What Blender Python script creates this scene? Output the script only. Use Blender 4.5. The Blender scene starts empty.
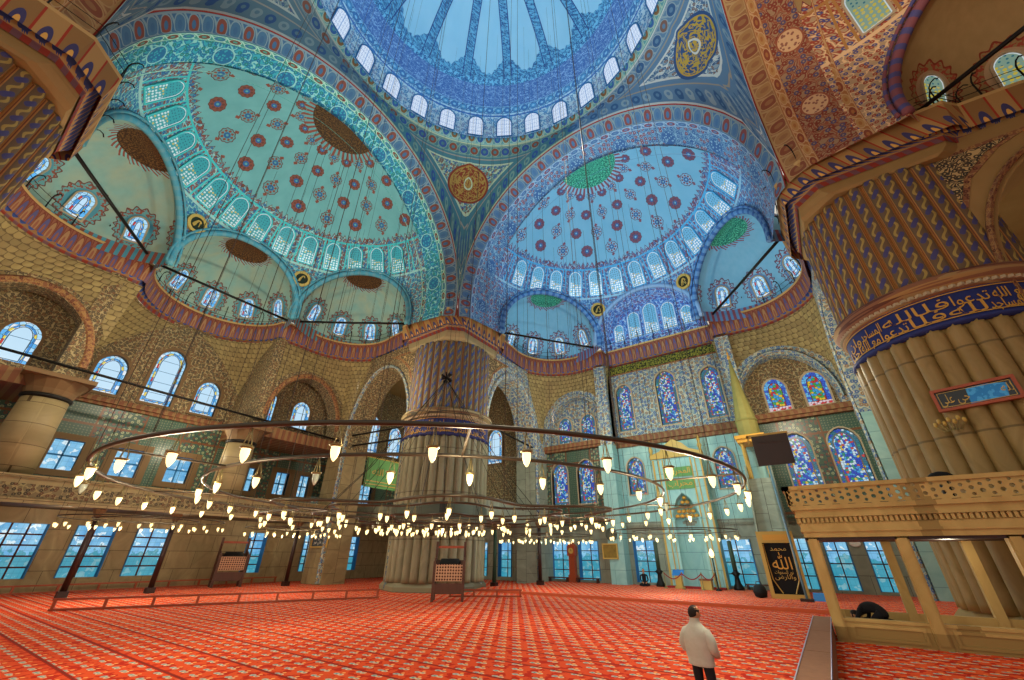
import bpy, bmesh, math, random
from mathutils import Vector, Matrix
from mathutils.geometry import tessellate_polygon
random.seed(7)
PI = math.pi
SC = bpy.context.scene
COL = SC.collection
R_ = math.radians
def lin(h):
    """'#rrggbb' -> linear rgba"""
    h = h.lstrip('#'); o = []
    for i in (0, 2, 4):
        c = int(h[i:i+2], 16) / 255
        o.append(c / 12.92 if c <= .04045 else ((c + .055) / 1.055) ** 2.4)
    return (*o, 1.0)

# ------------------------------------------------------------------ node language
class E:
    def __init__(s, m, k): s.m, s.k = m, k
    def _o(s, op, b, r=False): return s.m.math(op, b, s) if r else s.m.math(op, s, b)
    def __add__(s, b): return s._o('ADD', b)
    def __radd__(s, b): return s._o('ADD', b)
    def __sub__(s, b): return s._o('SUBTRACT', b)
    def __rsub__(s, b): return s._o('SUBTRACT', b, True)
    def __mul__(s, b): return s._o('MULTIPLY', b)
    def __rmul__(s, b): return s._o('MULTIPLY', b)
    def __truediv__(s, b): return s._o('DIVIDE', b)
    def __lt__(s, b): return s._o('LESS_THAN', b)
    def __gt__(s, b): return s._o('GREATER_THAN', b)
class M:
    def __init__(s, name, rough=.75, metal=0.0, spec=.3):
        s.mat = bpy.data.materials.new(name); s.mat.use_nodes = True
        s.t = s.mat.node_tree; s.t.nodes.clear(); s.rough, s.metal, s.spec = rough, metal, spec
    def node(s, ty, **p):
        n = s.t.nodes.new(ty)
        for k, v in p.items(): setattr(n, k, v)
        return n
    def put(s, sock, v):
        if isinstance(v, E): s.t.links.new(v.k, sock)
        elif isinstance(v, str): sock.default_value = lin(v)
        else: sock.default_value = v
    def math(s, op, a, b=None, c=None):
        n = s.node('ShaderNodeMath', operation=op)
        for i, x in enumerate((a, b, c)):
            if x is not None: s.put(n.inputs[i], x)
        return E(s, n.outputs[0])
    def uv(s, layer='UVMap'):
        n = s.node('ShaderNodeUVMap'); n.uv_map = layer
        x = s.node('ShaderNodeSeparateXYZ'); s.t.links.new(n.outputs[0], x.inputs[0])
        return E(s, x.outputs[0]), E(s, x.outputs[1])
    def pos(s):
        n = s.node('ShaderNodeNewGeometry'); return E(s, n.outputs['Position'])
    def obj(s):
        n = s.node('ShaderNodeTexCoord'); return E(s, n.outputs['Object'])
    def sep(s, v):
        x = s.node('ShaderNodeSeparateXYZ'); s.put(x.inputs[0], v); return [E(s, o) for o in x.outputs]
    def vec(s, a, b, c=0.0):
        n = s.node('ShaderNodeCombineXYZ')
        for i, x in enumerate((a, b, c)): s.put(n.inputs[i], x)
        return E(s, n.outputs[0])
    def vmath(s, op, a, b=None, out=0):
        n = s.node('ShaderNodeVectorMath', operation=op)
        s.put(n.inputs[0], a)
        if b is not None: s.put(n.inputs[1], b)
        return E(s, n.outputs[out])
    def fr(s, a): return s.math('FRACT', a)
    def fl(s, a): return s.math('FLOOR', a)
    def ab(s, a): return s.math('ABSOLUTE', a)
    def mx(s, a, b): return s.math('MAXIMUM', a, b)
    def mn(s, a, b): return s.math('MINIMUM', a, b)
    def tri(s, a): return s.ab(s.fr(a) * 2.0 - 1.0)
    def sin(s, a): return s.math('SINE', a)
    def at2(s, a, b): return s.math('ARCTAN2', a, b)
    def hyp(s, a, b): return s.math('SQRT', a * a + b * b)
    def band(s, a, lo, hi): return s.math('GREATER_THAN', a, lo) * s.math('LESS_THAN', a, hi)
    def mod2(s, a): return s.math('MODULO', s.ab(s.fl(a)), 2.0)
    def noise(s, v, scale, detail=2, col=False, dim='3D', dist=0):
        n = s.node('ShaderNodeTexNoise', noise_dimensions=dim); s.put(n.inputs['Vector'], v)
        n.inputs['Scale'].default_value = scale; n.inputs['Detail'].default_value = detail; n.inputs['Distortion'].default_value = dist
        return E(s, n.outputs['Color' if col else 0])
    def vor(s, v, scale, feature='F1', rand=1.0, dim='2D'):
        n = s.node('ShaderNodeTexVoronoi', voronoi_dimensions=dim, feature=feature); s.put(n.inputs['Vector'], v)
        n.inputs['Scale'].default_value = scale; n.inputs['Randomness'].default_value = rand
        if feature == 'DISTANCE_TO_EDGE': return E(s, n.outputs['Distance'])
        c = s.node('ShaderNodeSeparateColor'); s.t.links.new(n.outputs['Color'], c.inputs[0])
        return E(s, n.outputs['Distance']), E(s, c.outputs[0]), E(s, c.outputs[1])
    def mix(s, f, a, b):
        n = s.node('ShaderNodeMix', data_type='RGBA'); s.put(n.inputs[0], f); s.put(n.inputs[6], a); s.put(n.inputs[7], b)
        return E(s, n.outputs[2])
    def fin(s, color, bump=None, bstr=.3, bdist=.05, emit=None, estr=0.0, rough=None):
        p = s.node('ShaderNodeBsdfPrincipled'); o = s.node('ShaderNodeOutputMaterial')
        s.put(p.inputs['Base Color'], color); s.put(p.inputs['Roughness'], s.rough if rough is None else rough); p.inputs['Metallic'].default_value = s.metal
        p.inputs['Specular IOR Level'].default_value = s.spec
        if bump is not None:
            b = s.node('ShaderNodeBump'); b.inputs['Strength'].default_value = bstr; b.inputs['Distance'].default_value = bdist
            s.put(b.inputs['Height'], bump); s.t.links.new(b.outputs[0], p.inputs['Normal'])
        if emit is not None:
            s.put(p.inputs['Emission Color'], emit); s.put(p.inputs['Emission Strength'], estr)
        s.t.links.new(p.outputs[0], o.inputs[0]); return s.mat
    # ---- ornament
    def arab(s, u, v, sc, ground, c1, c2, vine, leaf=None):
        """scrolling vines with rosettes"""
        p = s.vec(u * sc, v * sc)
        nz = s.noise(p, 1.1, 1, True, '2D')
        p2 = s.vmath('ADD', p, s.vmath('SCALE', s.vmath('SUBTRACT', nz, (.5, .5, .5)), None))
        p2.k.node.inputs[1].links[0].from_node.inputs[3].default_value = 1.1
        e = s.vor(p2, 1.0, 'DISTANCE_TO_EDGE')
        d, r, g = s.vor(p, 1.45, 'F1', .75)
        c = s.mix(e < .075, ground, vine)
        if leaf: c = s.mix(s.band(e, .16, .27), c, leaf)
        fl = s.mix(r < .5, c1, c2)
        c = s.mix(d < .34, c, fl)
        c = s.mix(d < .12, c, ground)
        return c
    def ovals(s, u, v01, per, ground, a, b, line, edge=.13):
        """border of alternating ovals; v01 runs 0..1 across the band"""
        q = u / per; f = s.fr(q) - .5; w = v01 - .5
        d = s.hyp(f * 2.3, w * 2.75)
        alt = s.mod2(q)
        c = s.mix(s.tri(q * 2.0 + v01 * 1.5) < .3, ground, line)
        c = s.mix(d < 1.0, c, line); c = s.mix(d < .84, c, s.mix(alt, a, b)); c = s.mix(d < .36, c, ground)
        ed = s.math('GREATER_THAN', s.ab(w), .5 - edge)
        c = s.mix(ed, c, line)
        return s.mix(s.math('GREATER_THAN', s.ab(w), .5 - edge * .5), c, ground)

# ------------------------------------------------------------------ mesh helpers
def mesh(name, V, F, mats, uv=None, uv2=None, uv3=None, smooth=False, parent=None, kind=None, mi=None, loc=None):
    me = bpy.data.meshes.new(name); me.from_pydata([tuple(v) for v in V], [], F)
    if not isinstance(mats, (list, tuple)): mats = [mats]
    for m in mats: me.materials.append(m)
    for nm, src in (('UVMap', uv), ('UV2', uv2), ('UV3', uv3)):
        if src is not None:
            l = me.uv_layers.new(name=nm).data
            for lp in me.loops: l[lp.index].uv = src[lp.vertex_index]
    if mi: me.polygons.foreach_set('material_index', mi)
    if smooth: me.polygons.foreach_set('use_smooth', [True] * len(me.polygons))
    me.update()
    o = bpy.data.objects.new(name, me); COL.objects.link(o)
    if parent: o.parent = parent
    if kind: o['kind'] = kind
    if loc: o.location = loc
    return o
def struct(name, V, F, mats, **k): return mesh(name, V, F, mats, kind='structure', **k)
def grid(fn, us, vs, skip=None):
    V, UV, F = [], [], []
    for v in vs:
        for u in us:
            c, t = fn(u, v); V.append(Vector(c)); UV.append(t)
    n = len(us)
    for j in range(len(vs) - 1):
        for i in range(n - 1):
            q = (j*n+i, j*n+i+1, (j+1)*n+i+1, (j+1)*n+i)
            if skip and skip(sum((V[k] for k in q), Vector()) / 4): continue
            F.append(q)
    return V, F, UV
def lsp(a, b, n): return [a + (b - a) * i / (n - 1) for i in range(n)]
def tag(o, label, cat, group=None):
    o['label'] = label; o['category'] = cat
    if group: o['group'] = group
    return o
def thing(name, label, cat, loc=(0, 0, 0), rz=0, group=None):
    o = bpy.data.objects.new(name, None); COL.objects.link(o); o.location = loc; o.rotation_euler = (0, 0, rz)
    o.empty_display_size = .2
    return tag(o, label, cat, group)
class MB:
    """collects solids into one mesh"""
    def __init__(s): s.V, s.F, s.I, s.cur, s.UV = [], [], [], 0, []
    def raw(s, V, F, UV=None):
        b = len(s.V); s.V += [Vector(v) for v in V]; s.F += [tuple(i + b for i in f) for f in F]; s.I += [s.cur] * len(F)
        s.UV += UV if UV else [(v[0] + v[1], v[2]) for v in V]
        return s
    def box(s, x0, x1, y0, y1, z0, z1, fm=None):
        V = [(x, y, z) for z in (z0, z1) for y in (y0, y1) for x in (x0, x1)]
        if fm: V = [fm(*v) for v in V]
        return s.raw(V, [(0, 2, 3, 1), (4, 5, 7, 6), (0, 1, 5, 4), (2, 6, 7, 3), (0, 4, 6, 2), (1, 3, 7, 5)])
    def tube(s, pts, r, n=6, closed=False, r2=None):
        pts = [Vector(p) for p in pts]; m = len(pts); V, F, UV = [], [], []; L = 0
        up0 = None
        for i, p in enumerate(pts):
            a = pts[i-1] if (i > 0 or closed) else p; b = pts[(i+1) % m] if (i < m-1 or closed) else p
            t = (b - a).normalized() if (b - a).length > 1e-9 else Vector((0, 0, 1))
            ref = Vector((0, 0, 1)) if abs(t.z) < .95 else Vector((1, 0, 0))
            if up0 is not None: ref = up0
            x = t.cross(ref)
            if x.length < 1e-4: x = t.cross(Vector((0, 1, .3)))
            x.normalize(); y = x.cross(t).normalized(); up0 = y
            rr = r[i] if isinstance(r, (list, tuple)) else r
            if i: L += (p - pts[i-1]).length
            for k in range(n):
                an = 2*PI*k/n; V.append(p + x*math.cos(an)*rr + y*math.sin(an)*(r2 or rr)); UV.append((L, (k if k <= n/2 else n-k)/n*2*PI*rr))
        for i in range(m if closed else m-1):
            for k in range(n):
                j = (i+1) % m
                F.append((i*n+k, i*n+(k+1) % n, j*n+(k+1) % n, j*n+k))
        if not closed:
            F.append(tuple(range(n))[::-1]); F.append(tuple((m-1)*n+k for k in range(n)))
        return s.raw(V, F, UV)
    def lathe(s, prof, c=(0, 0, 0), n=16, cap=True, rx=1, ry=1):
        V, F, UV = [], [], []
        for r, z in prof:
            for k in range(n):
                a = 2*PI*k/n; V.append((c[0]+r*rx*math.cos(a), c[1]+r*ry*math.sin(a), c[2]+z)); UV.append((k/n, z))
        for i in range(len(prof)-1):
            for k in range(n): F.append((i*n+k, i*n+(k+1) % n, (i+1)*n+(k+1) % n, (i+1)*n+k))
        if cap: F.append(tuple(range(n))[::-1]); F.append(tuple((len(prof)-1)*n+k for k in range(n)))
        return s.raw(V, F, UV)
    def prism(s, poly, holes, fm, d0, d1, uvo=(0, 0)):
        """polygon with holes, extruded from depth d0 to d1; fm(u,v,d)->co"""
        loops = [poly] + list(holes or []); pts = [p for l in loops for p in l]; N = len(pts)
        tris = tessellate_polygon([[Vector((p[0], p[1], 0)) for p in l] for l in loops])
        V = [fm(u, v, d0) for u, v in pts] + [fm(u, v, d1) for u, v in pts]
        F = [tuple(t) for t in tris] + [tuple(i + N for i in t[::-1]) for t in tris]
        UV = [(u+uvo[0], v+uvo[1]) for u, v in pts] * 2
        for l in loops:                                        # the sides run along the outline
            n = len(l); b = len(V); L = 0.0
            for i in range(n + 1):
                p = l[i % n]
                if i: L += math.hypot(p[0]-l[i-1][0], p[1]-l[i-1][1])
                V += [fm(p[0], p[1], d0), fm(p[0], p[1], d1)]; UV += [(L, d0), (L, d1)]
            for i in range(n): F.append((b+2*i, b+2*i+2, b+2*i+3, b+2*i+1))
        return s.raw(V, F, UV)
    def build(s, name, mats, parent=None, smooth=False, kind=None, loc=None):
        return mesh(name, s.V, s.F, mats, uv=s.UV, parent=parent, smooth=smooth, kind=kind, mi=s.I, loc=loc)
def arch(w, h, n=10, pointed=.12):
    """closed outline: flat foot at v=0, arched head"""
    r = w / 2; hs = h - r * (1 + pointed); pts = [(-r, 0), (r, 0)]
    for i in range(n + 1):
        a = PI * i / n; pts.append((r * math.cos(a), hs + r * (1 + pointed * math.sin(a) ** 3) * math.sin(a)))
    return pts
def rect(w, h): return [(-w/2, 0), (w/2, 0), (w/2, h), (-w/2, h)]
def off(poly, du, dv): return [(u+du, v+dv) for u, v in poly]
def frame3(o, u, v):
    """local (u, v, depth towards the room) -> world"""
    o, u, v = Vector(o), Vector(u).normalized(), Vector(v).normalized(); n = u.cross(v).normalized()
    return lambda a, b, d: o + u*a + v*b + n*d

# ================================================================== materials
def flat(name, c, rough=.7, metal=0, spec=.3, nz=0, sc=3):
    m = M(name, rough, metal, spec)
    if not nz: return m.fin(c)
    n = m.noise(m.obj(), sc, 4)
    return m.fin(m.mix(n, c, nz), bump=n, bstr=.15)
def marble(name, a, b, joint, su=1.7, sv=1.15):
    m = M(name, .55); u, v = m.uv()
    row = m.fl(v / sv); f1 = m.tri(u / su + row * .37); f2 = m.tri(v / sv)
    n = m.noise(m.vec(u, v * .6), 1.3, 5, dim='2D', dist=1.2)
    d, r, g = m.vor(m.vec(m.fl(u / su + row * .37), row), 1.0)
    c = m.mix(m.math('MULTIPLY', n, 1.5) - .25, a, b); c = m.mix(r * .35, c, b)
    j = m.mx(f1 > .985, f2 > .975)
    return m.fin(m.mix(j, c, joint), bump=n, bstr=.08)
MAT = {}
MAT['marble_tan'] = marble('marble_tan', '#a28e66', '#7b6a48', '#4d3b24')
MAT['marble_grey'] = marble('marble_grey', '#9aa08c', '#75796a', '#4a4a3e')
MAT['marble_teal'] = marble('marble_teal', '#9fc4bb', '#7ea9a6', '#5b7f7f')
MAT['marble_dark'] = marble('marble_dark', '#565a48', '#41473c', '#2a2a22')

def dome_mat():
    m = M('painted_main_dome'); az, el = m.uv()             # az in degrees, el in degrees
    u = az * .2147
    w = az / 12.857 - .4
    drum = m.arab(u, el * .2147, 1.5, '#b9d4e2', '#5087b8', '#7f93ba', '#6aa2cc')
    jam = m.math('LESS_THAN', m.tri(w + .0), .06)
    drum = m.mix(m.band(el, 12.8, 13.6), drum, '#3b6fb4')
    line = m.ovals(u, (el - 14.3) / 4, .9, '#86b9d8', '#3f74ae', '#4a8cbc', '#3a649c')
    sx = m.noise(m.vec(u * 1.1, el * .33), 2.0, 2, dim='2D')
    script = m.mx(m.math('LESS_THAN', m.ab(sx - .5), .022), m.math('LESS_THAN', m.ab(m.noise(m.vec(u * .5, el * .6, 0), 2.3, 1, dim='2D') - .5), .016))
    blue = m.mix(script, '#4268a6', '#86acd6')
    rim = m.arab(u, el * .2147, 1.7, '#6fb2d6', '#2c5a90', '#356a9c', '#2c669f')
    k = az / 22.5 - .7644
    du = m.ab(m.fr(k) - .5) * 22.5 * .2147                 # metres from the rib axis at the rim
    rib = m.mx(m.math('LESS_THAN', du * m.math('COSINE', el * .01745), .34), 0.0)
    lobe = m.math('LESS_THAN', el, 33.5 + m.math('MAXIMUM', 1.9 - du, 0.0) * 4.2 + m.tri(az / 2.8) * .9)
    mot = m.arab(u * m.math('COSINE', el * .01745), el * .2147, 2.0, '#62a6cc', '#2c5a8c', '#3a72a4', '#345f90')
    fld = m.mix(m.noise(m.vec(u, el * .2), .5, 3, dim='2D'), '#84bbd8', '#9ac8e0')
    c = m.mix(m.mx(rib, lobe), fld, mot)
    edge = m.mx(m.band(du * m.math('COSINE', el * .01745), .34, .42), 0.0)
    c = m.mix(edge, c, '#24407f')
    c = m.mix(m.math('LESS_THAN', el, 31.5), c, rim)
    c = m.mix(m.math('LESS_THAN', el, 28.6), c, blue)
    c = m.mix(m.math('LESS_THAN', el, 18.3), c, line)
    c = m.mix(m.math('LESS_THAN', el, 14.3), c, drum)
    crown = m.math('GREATER_THAN', el, 80 + m.tri(az / 11.25) * 2)
    c = m.mix(crown, c, mot)
    return m.fin(c)
PAL = dict(  # field tints hold part of each side's light cast, mixed into the paint
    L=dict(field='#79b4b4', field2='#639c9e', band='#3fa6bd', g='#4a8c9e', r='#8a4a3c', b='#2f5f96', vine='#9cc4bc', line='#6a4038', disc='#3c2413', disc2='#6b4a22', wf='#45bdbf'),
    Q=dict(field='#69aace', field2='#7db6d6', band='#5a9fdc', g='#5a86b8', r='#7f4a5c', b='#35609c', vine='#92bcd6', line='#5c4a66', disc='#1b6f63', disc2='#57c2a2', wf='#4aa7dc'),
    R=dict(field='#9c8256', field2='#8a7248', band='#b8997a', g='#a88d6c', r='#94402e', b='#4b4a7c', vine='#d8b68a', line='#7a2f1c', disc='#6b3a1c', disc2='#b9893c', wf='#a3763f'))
def semi_mat(k):
    p = PAL[k]; m = M('painted_cast_semidome_' + dict(L='teal', Q='blue', R='ochre')[k]); az, el = m.uv()
    ce = m.math('COSINE', el * .01745); u = az * .1955 * ce; v = el * .1955
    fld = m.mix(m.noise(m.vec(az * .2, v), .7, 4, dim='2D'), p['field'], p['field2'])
    rr = (el - 40.5) / 9.3; row = m.fl(rr); fv = m.fr(rr) - .5; cu = az / 18.0 + m.math('MODULO', row, 2.0) * .5; fu = m.fr(cu) - .5
    dx = fu * 3.52 * ce; dy = fv * 1.82
    par = m.math('MODULO', m.fl(cu) + row * 2.0 + 40.0, 2.0)
    d = m.hyp(dx, dy); th = m.at2(dx, dy)
    rad = .32 + ce * .38 + m.sin(th * 10.0) * .025
    t = d / rad
    c = m.mix(t < 1.0, fld, p['line'])
    pet = m.math('GREATER_THAN', m.sin(th * 8.0) + m.sin(t * 13.0), .25)
    c = m.mix(t < .88, c, m.mix(par, m.mix(pet, p['r'], p['line']), m.mix(pet, p['field2'], p['r'])))
    c = m.mix(t < .4, c, m.mix(par, p['b'], p['b'])); c = m.mix(t < .16, c, p['field2'])
    dia = m.math('LESS_THAN', m.ab(dx) + m.ab(m.ab(dy) - rad - .14) * .9, .17) * par
    c = m.mix(dia, c, p['r'])
    zone = m.arab(u, v, 2.0, p['g'], p['r'], p['b'], p['vine'], p['r'])
    top = 36.6 + m.tri(az / 3.0) * 2.6
    c = m.mix(el < top + .45, c, p['line']); c = m.mix(el < top, c, zone)
    wf = az / 12.0 + .5; wl = m.ab(m.fr(wf) - .5) * 12.0 * .1955 * ce
    c = m.mix(m.band(wl, .78, .9) * m.math('LESS_THAN', el, 36.0), c, p['wf'])
    c = m.mix(m.band(el, 35.2, 36.0), c, p['wf'])
    c = m.mix(m.band(el, 19.6, 20.6), c, p['vine'])
    low = m.arab(u, v, 2.6, p['g'], p['b'], p['r'], p['vine'])
    c = m.mix(el < 19.6, c, low)
    ct = 75.0 - m.tri(az / 15.0) * 1.6
    c = m.mix(m.math('GREATER_THAN', el, ct), c, m.mix(m.tri(az / 7.5) < .5, p['r'], p['field2']))
    dk = m.mix(m.noise(m.vec(az * .3, el), 1.3, 3, dim='2D') < .47, p['disc'], p['disc2'])
    c = m.mix(m.math('GREATER_THAN', el, 77.3), c, dk)
    return m.fin(c)
def exedra_mat(k, step, shift):
    p = PAL[k]; m = M('painted_cast_exedra_' + dict(L='teal', Q='blue', R='ochre')[k]); az, el = m.uv()
    ce = m.math('COSINE', el * .01745); f = (m.fr(az / step + shift) - .5)
    dx = f * step * .08 * ce; dy = (el - 18.5) * .08
    d = m.hyp(dx, dy * .75); th = m.at2(dx, dy)
    fld = m.mix(m.noise(m.vec(az * .1, el * .1), 1.6, 4, dim='2D'), p['field'], p['field2'])
    if k == 'L': fld = m.mix(m.noise(m.vec(az * .05, el * .05), 1.2, 3, dim='2D') * .9, fld, '#a8a888')
    halo = 1.02 + m.sin(th * 18.0) * .07
    c = m.mix(d < halo + .07, fld, p['line']); c = m.mix(d < halo, c, m.mix(m.noise(m.vec(dx, dy), 6.0, 1, dim='2D') < .47, p['field2'], p['r']))
    c = m.mix(d < .78, c, p['g'])
    ct = 65.0 + m.ab(m.sin(az * .157)) * 3.0
    red = m.mix(m.tri(az / 9.0 + el * .3) < .5, p['r'], p['field'])
    c = m.mix(m.math('GREATER_THAN', el, ct), c, red)
    dk = m.mix(m.noise(m.vec(az * .2, el), .9, 3, dim='2D') < .47, p['disc'], p['disc2'])
    c = m.mix(m.math('GREATER_THAN', el, 71.0), c, dk)
    c = m.mix(m.math('LESS_THAN', el, 3.2), c, m.mix(m.tri(az / 5.0) < .5, p['r'], p['g']))
    return m.fin(c)
def pend_mat(name, ctr, g, c1, c2, vine, gold, ring, bd):
    m = M(name); lo, hi = m.uv(); s, t = m.uv('UV2'); sl, sh = m.uv('UV3')
    c = m.arab(s, t, 2.3, g, c1, c2, vine, bd)
    b1 = m.ovals(sl, m.math('DIVIDE', lo - .25, 1.15), .95, bd, c1, g, bd)
    b2 = m.ovals(sh, m.math('DIVIDE', hi - .2, 1.1), .95, bd, c2, c1, g)
    e = m.mn(lo, hi)
    c = m.mix(e < 2.0, c, vine); c = m.mix(e < 1.86, c, bd); c = m.mix(e < 1.5, c, '#8d8a80')
    c = m.mix(hi < 1.4, c, b2); c = m.mix(lo < 1.4, c, b1)
    c = m.mix(e < .24, c, vine)
    P = m.pos(); q = m.vmath('SUBTRACT', P, tuple(ctr)); dd = m.vmath('LENGTH', q, None, 1)
    x, y, z = m.sep(q); diag = Vector((-ctr[1], ctr[0], 0)).normalized()
    lat = x * diag.x + y * diag.y; th = m.at2(lat, z)
    c = m.mix(dd < 1.95, c, ring); c = m.mix(dd < 1.78, c, gold)
    sc = m.math('LESS_THAN', m.ab(m.noise(m.vec(th * 1.2, dd * 2.2), 2.2, 2, dim='2D') - .5), .07)
    c = m.mix(m.band(dd, .75, 1.7), c, m.mix(sc, ring, gold))
    c = m.mix(m.band(dd, .6, .72), c, vine)
    c = m.mix(dd < .6, c, m.mix(m.math('GREATER_THAN', m.sin(th * 8.0) + m.sin(dd * 16.0), 0.0), ring, gold))
    return m.fin(c)
def archivolt_mat(k):
    p = PAL[k]; m = M('archivolt_' + k.lower()); u, v = m.uv()
    a = dict(L=('#3f6488', '#7d4438', '#466c8c'), Q=('#456e9c', '#80484a', '#4f769e'), R=('#8f6440', '#7f4830', '#9a7448')).get(k, ('#8f6440', '#7f4830', '#9a7448'))
    c = m.ovals(u, v, .85, a[0], a[1], a[2], '#7a929a' if k not in 'RB' else '#a8875a', .16)
    c = m.mix(m.math('LESS_THAN', v, .07), c, '#8a2a1c'); return m.fin(c)
def soffit_mat(k):
    k = 'R' if k == 'B' else k; p = PAL[k]; m = M('arch_soffit_' + k.lower()); u, v = m.uv()
    G = dict(L='#3fa6b8', Q='#86b0cc', R='#967a5c')[k]; A = dict(L='#2a6f9c', Q='#3c66a0', R='#7a3626')[k]
    B = dict(L='#2f7f78', Q='#8a4a54', R='#504868')[k]; W = dict(L='#96cfca', Q='#5884b0', R='#8f5038')[k]
    c = m.arab(u, v * 2.7, 1.9, G, A, B, W, A)
    f = m.fr(u / 4.2) - .5; d = m.hyp(f * 4.2, (v - .5) * 2.8)
    c = m.mix(d < .66, c, W); c = m.mix(d < .58, c, A if k != 'R' else '#c9a57c')
    d2, r, g = m.vor(m.vec(u, v * 2.7), 4.5); c = m.mix((d < .54) * (d2 < .28), c, G if k != 'R' else '#8a5a4a')
    bc = dict(L=('#4a9a8c', '#7a4a3a', '#3a7a9a', '#b3d6c4'), Q=('#5a84b0', '#7f5068', '#4a70a4', '#9cbcd6'), R=('#9c6638', '#7f402a', '#a9804c', '#b8946a'))[k]
    b1 = m.ovals(u, v / .17, .95, *bc); b2 = m.ovals(u, (v - .83) / .17, .95, *bc)
    c = m.mix(v < .17, c, b1); c = m.mix(v > .83, c, b2); return m.fin(c)
def cornice_mat(red=False):
    m = M('painted_cornice_red' if red else 'painted_cornice'); u, v = m.uv()                  # v: 0 top .. 1 bottom
    q = u / .72; f = m.fr(q) - .5
    top = m.mix(m.mod2(q), '#a88450', '#8c6a3e')
    fl = m.hyp(f * 2.2, (v - .3) * 5.0); top = m.mix(fl < .55, top, '#3d3b66'); top = m.mix(fl < .25, top, '#d8a452')
    top = m.mix(m.band(m.fr(q + .5) - .5, -.05, .05), top, '#9a3420')
    g = m.fr(u / .46) - .5; pal = m.hyp(g * 2.2, (v - .66) * 6.0)
    mid = m.mix(pal < .95 + m.sin(m.at2(g, v - .66) * 9.0) * .12, '#a0804e', '#34447c')
    if red:
        top = m.ovals(u, v * 2.2 - .05, .36, '#8a5440', '#54507a', '#9a7450', '#743a2a'); mid = m.mix(pal < .95, '#8a6a44', '#34509a')
    c = m.mix(v > .5, top, mid)
    c = m.mix(m.band(v, .47, .52), c, '#8a2f1c'); c = m.mix(m.math('LESS_THAN', v, .06), c, '#b99a62')
    red = m.mix(m.tri(u / .5) < .5, '#8a3426', '#6d4a52')
    c = m.mix(v > .84, c, red); return m.fin(c)
def muq_mat(name, a, b, ln):
    m = M(name); u, v = m.uv()
    sc = .38; row = m.fl(v / sc); fv = m.fr(v / sc); cu = u / .42 + m.math('MODULO', row, 2.0) * .5; fu = m.fr(cu) - .5
    d = m.hyp(fu * 1.05, (fv - .75) * .8)
    d1, r, g = m.vor(m.vec(m.fl(cu) + .5, row + .5), 1.0)
    c = m.mix(r, a, b)
    e = m.mx(m.math('GREATER_THAN', m.ab(fu), .455), m.math('GREATER_THAN', fv, .92))
    e = m.mx(e, m.math('GREATER_THAN', d, .6) * m.math('LESS_THAN', fv, .35))
    return m.fin(m.mix(e, c, ln), bump=d, bstr=.6, bdist=.15)
def floral_mat(name, g, c1, c2, vine, sc=1.6, leaf=None):
    m = M(name); u, v = m.uv(); return m.fin(m.arab(u, v, sc, g, c1, c2, vine, leaf))
def tile_mat():
    m = M('green_glazed_tile', .35, spec=.4); u, v = m.uv()
    d, r, g = m.vor(m.vec(u, v), 5.5, 'F1', .25); t = m.tri(u / .9) * m.tri(v / .9)
    c = m.mix(d < .26, '#3d5644', '#6a7458'); c = m.mix(m.band(d, .26, .4), c, '#30484a')
    n = m.noise(m.vec(u, v), .35, 2, dim='2D'); pan = m.arab(u, v, 2.6, '#3c5644', '#6d3f30', '#8f9673', '#25404a')
    c = m.mix(m.mod2(u / 2.6), c, pan)
    c = m.mix(m.mx(m.math('GREATER_THAN', m.tri(u / 2.6), .955), m.math('GREATER_THAN', m.tri(v / 5.2 + .06), .97)), c, '#6f4326')
    return m.fin(c)
def brown_ledge():
    m = M('red_painted_ledge'); u, v = m.uv()
    return m.fin(m.mix(m.tri(u / .5) < .45, '#744830', '#80623f'))
def reed_mat(k):
    m = M('painted_reeds_' + k); u, v = m.uv()                # u in reeds, v metres
    f = m.ab(m.fr(u) - .5)
    s = m.sin(v * 7.0 + m.mod2(u) * 3.0)
    x = (m.fr(u) - .5) * 2.0
    leaf = m.math('LESS_THAN', m.ab(x - s * .34), .16); bl = m.math('LESS_THAN', m.hyp(x + s * .3, (m.fr(v * 1.114 + m.mod2(u) * .5) - .5) * 1.3), .36)
    g, l, b, e = dict(warm=('#64503a', '#9c8446', '#43406c', '#a5763f'), cool=('#5f5a55', '#8a7a4a', '#3d4f8a', '#a07a4e'))[k]
    c = m.mix(leaf, g, l); c = m.mix(bl, c, b)
    c = m.mix(f > .36, c, e); c = m.mix(f > .40, c, '#74402a'); c = m.mix(f > .43, c, e)
    return m.fin(c)
def carpet_mat():
    m = M('red_carpet', .95, spec=.05); u, v = m.uv()
    row = m.fl(v / .36); fv = m.fr(v / .36) - .5; cu = u / .5 + m.math('MODULO', row, 2.0) * .5; fu = m.fr(cu) - .5
    n = m.noise(m.vec(u, v), 7.0, 1, True, '2D'); ns = m.sep(n)
    dx = m.ab(fu) * .5 - .07; dy = fv * .36 + (ns[0] - .5) * .05
    d = m.hyp(dx * 1.0, dy * 1.25)
    base = m.mix(m.noise(m.vec(u, v), .22, 3, dim='2D'), '#d63c20', '#e85e2c')
    base = m.mix(m.math('GREATER_THAN', m.noise(m.vec(u, v), 4.0, 2, dim='2D'), .56), base, '#c02a16')
    pt = m.mix(m.mod2(cu * 2.0), '#a9b4a4', '#e0b48c')
    c = m.mix(d < .075, base, pt); c = m.mix(d < .03, c, '#5a8a92')
    st = m.hyp(fu * .5, (fv - .33) * .36); c = m.mix(st < .04, c, '#f0a860')
    saf = m.tri(v / 1.25 + .5)
    c = m.mix(saf > .93, c, '#a81f14')
    c = m.mix(m.math('GREATER_THAN', saf, .975), c, '#7a3424')
    return m.fin(c, bump=m.noise(m.vec(u, v), 40.0, 2, dim='2D'), bstr=.15, bdist=.01)
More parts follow.
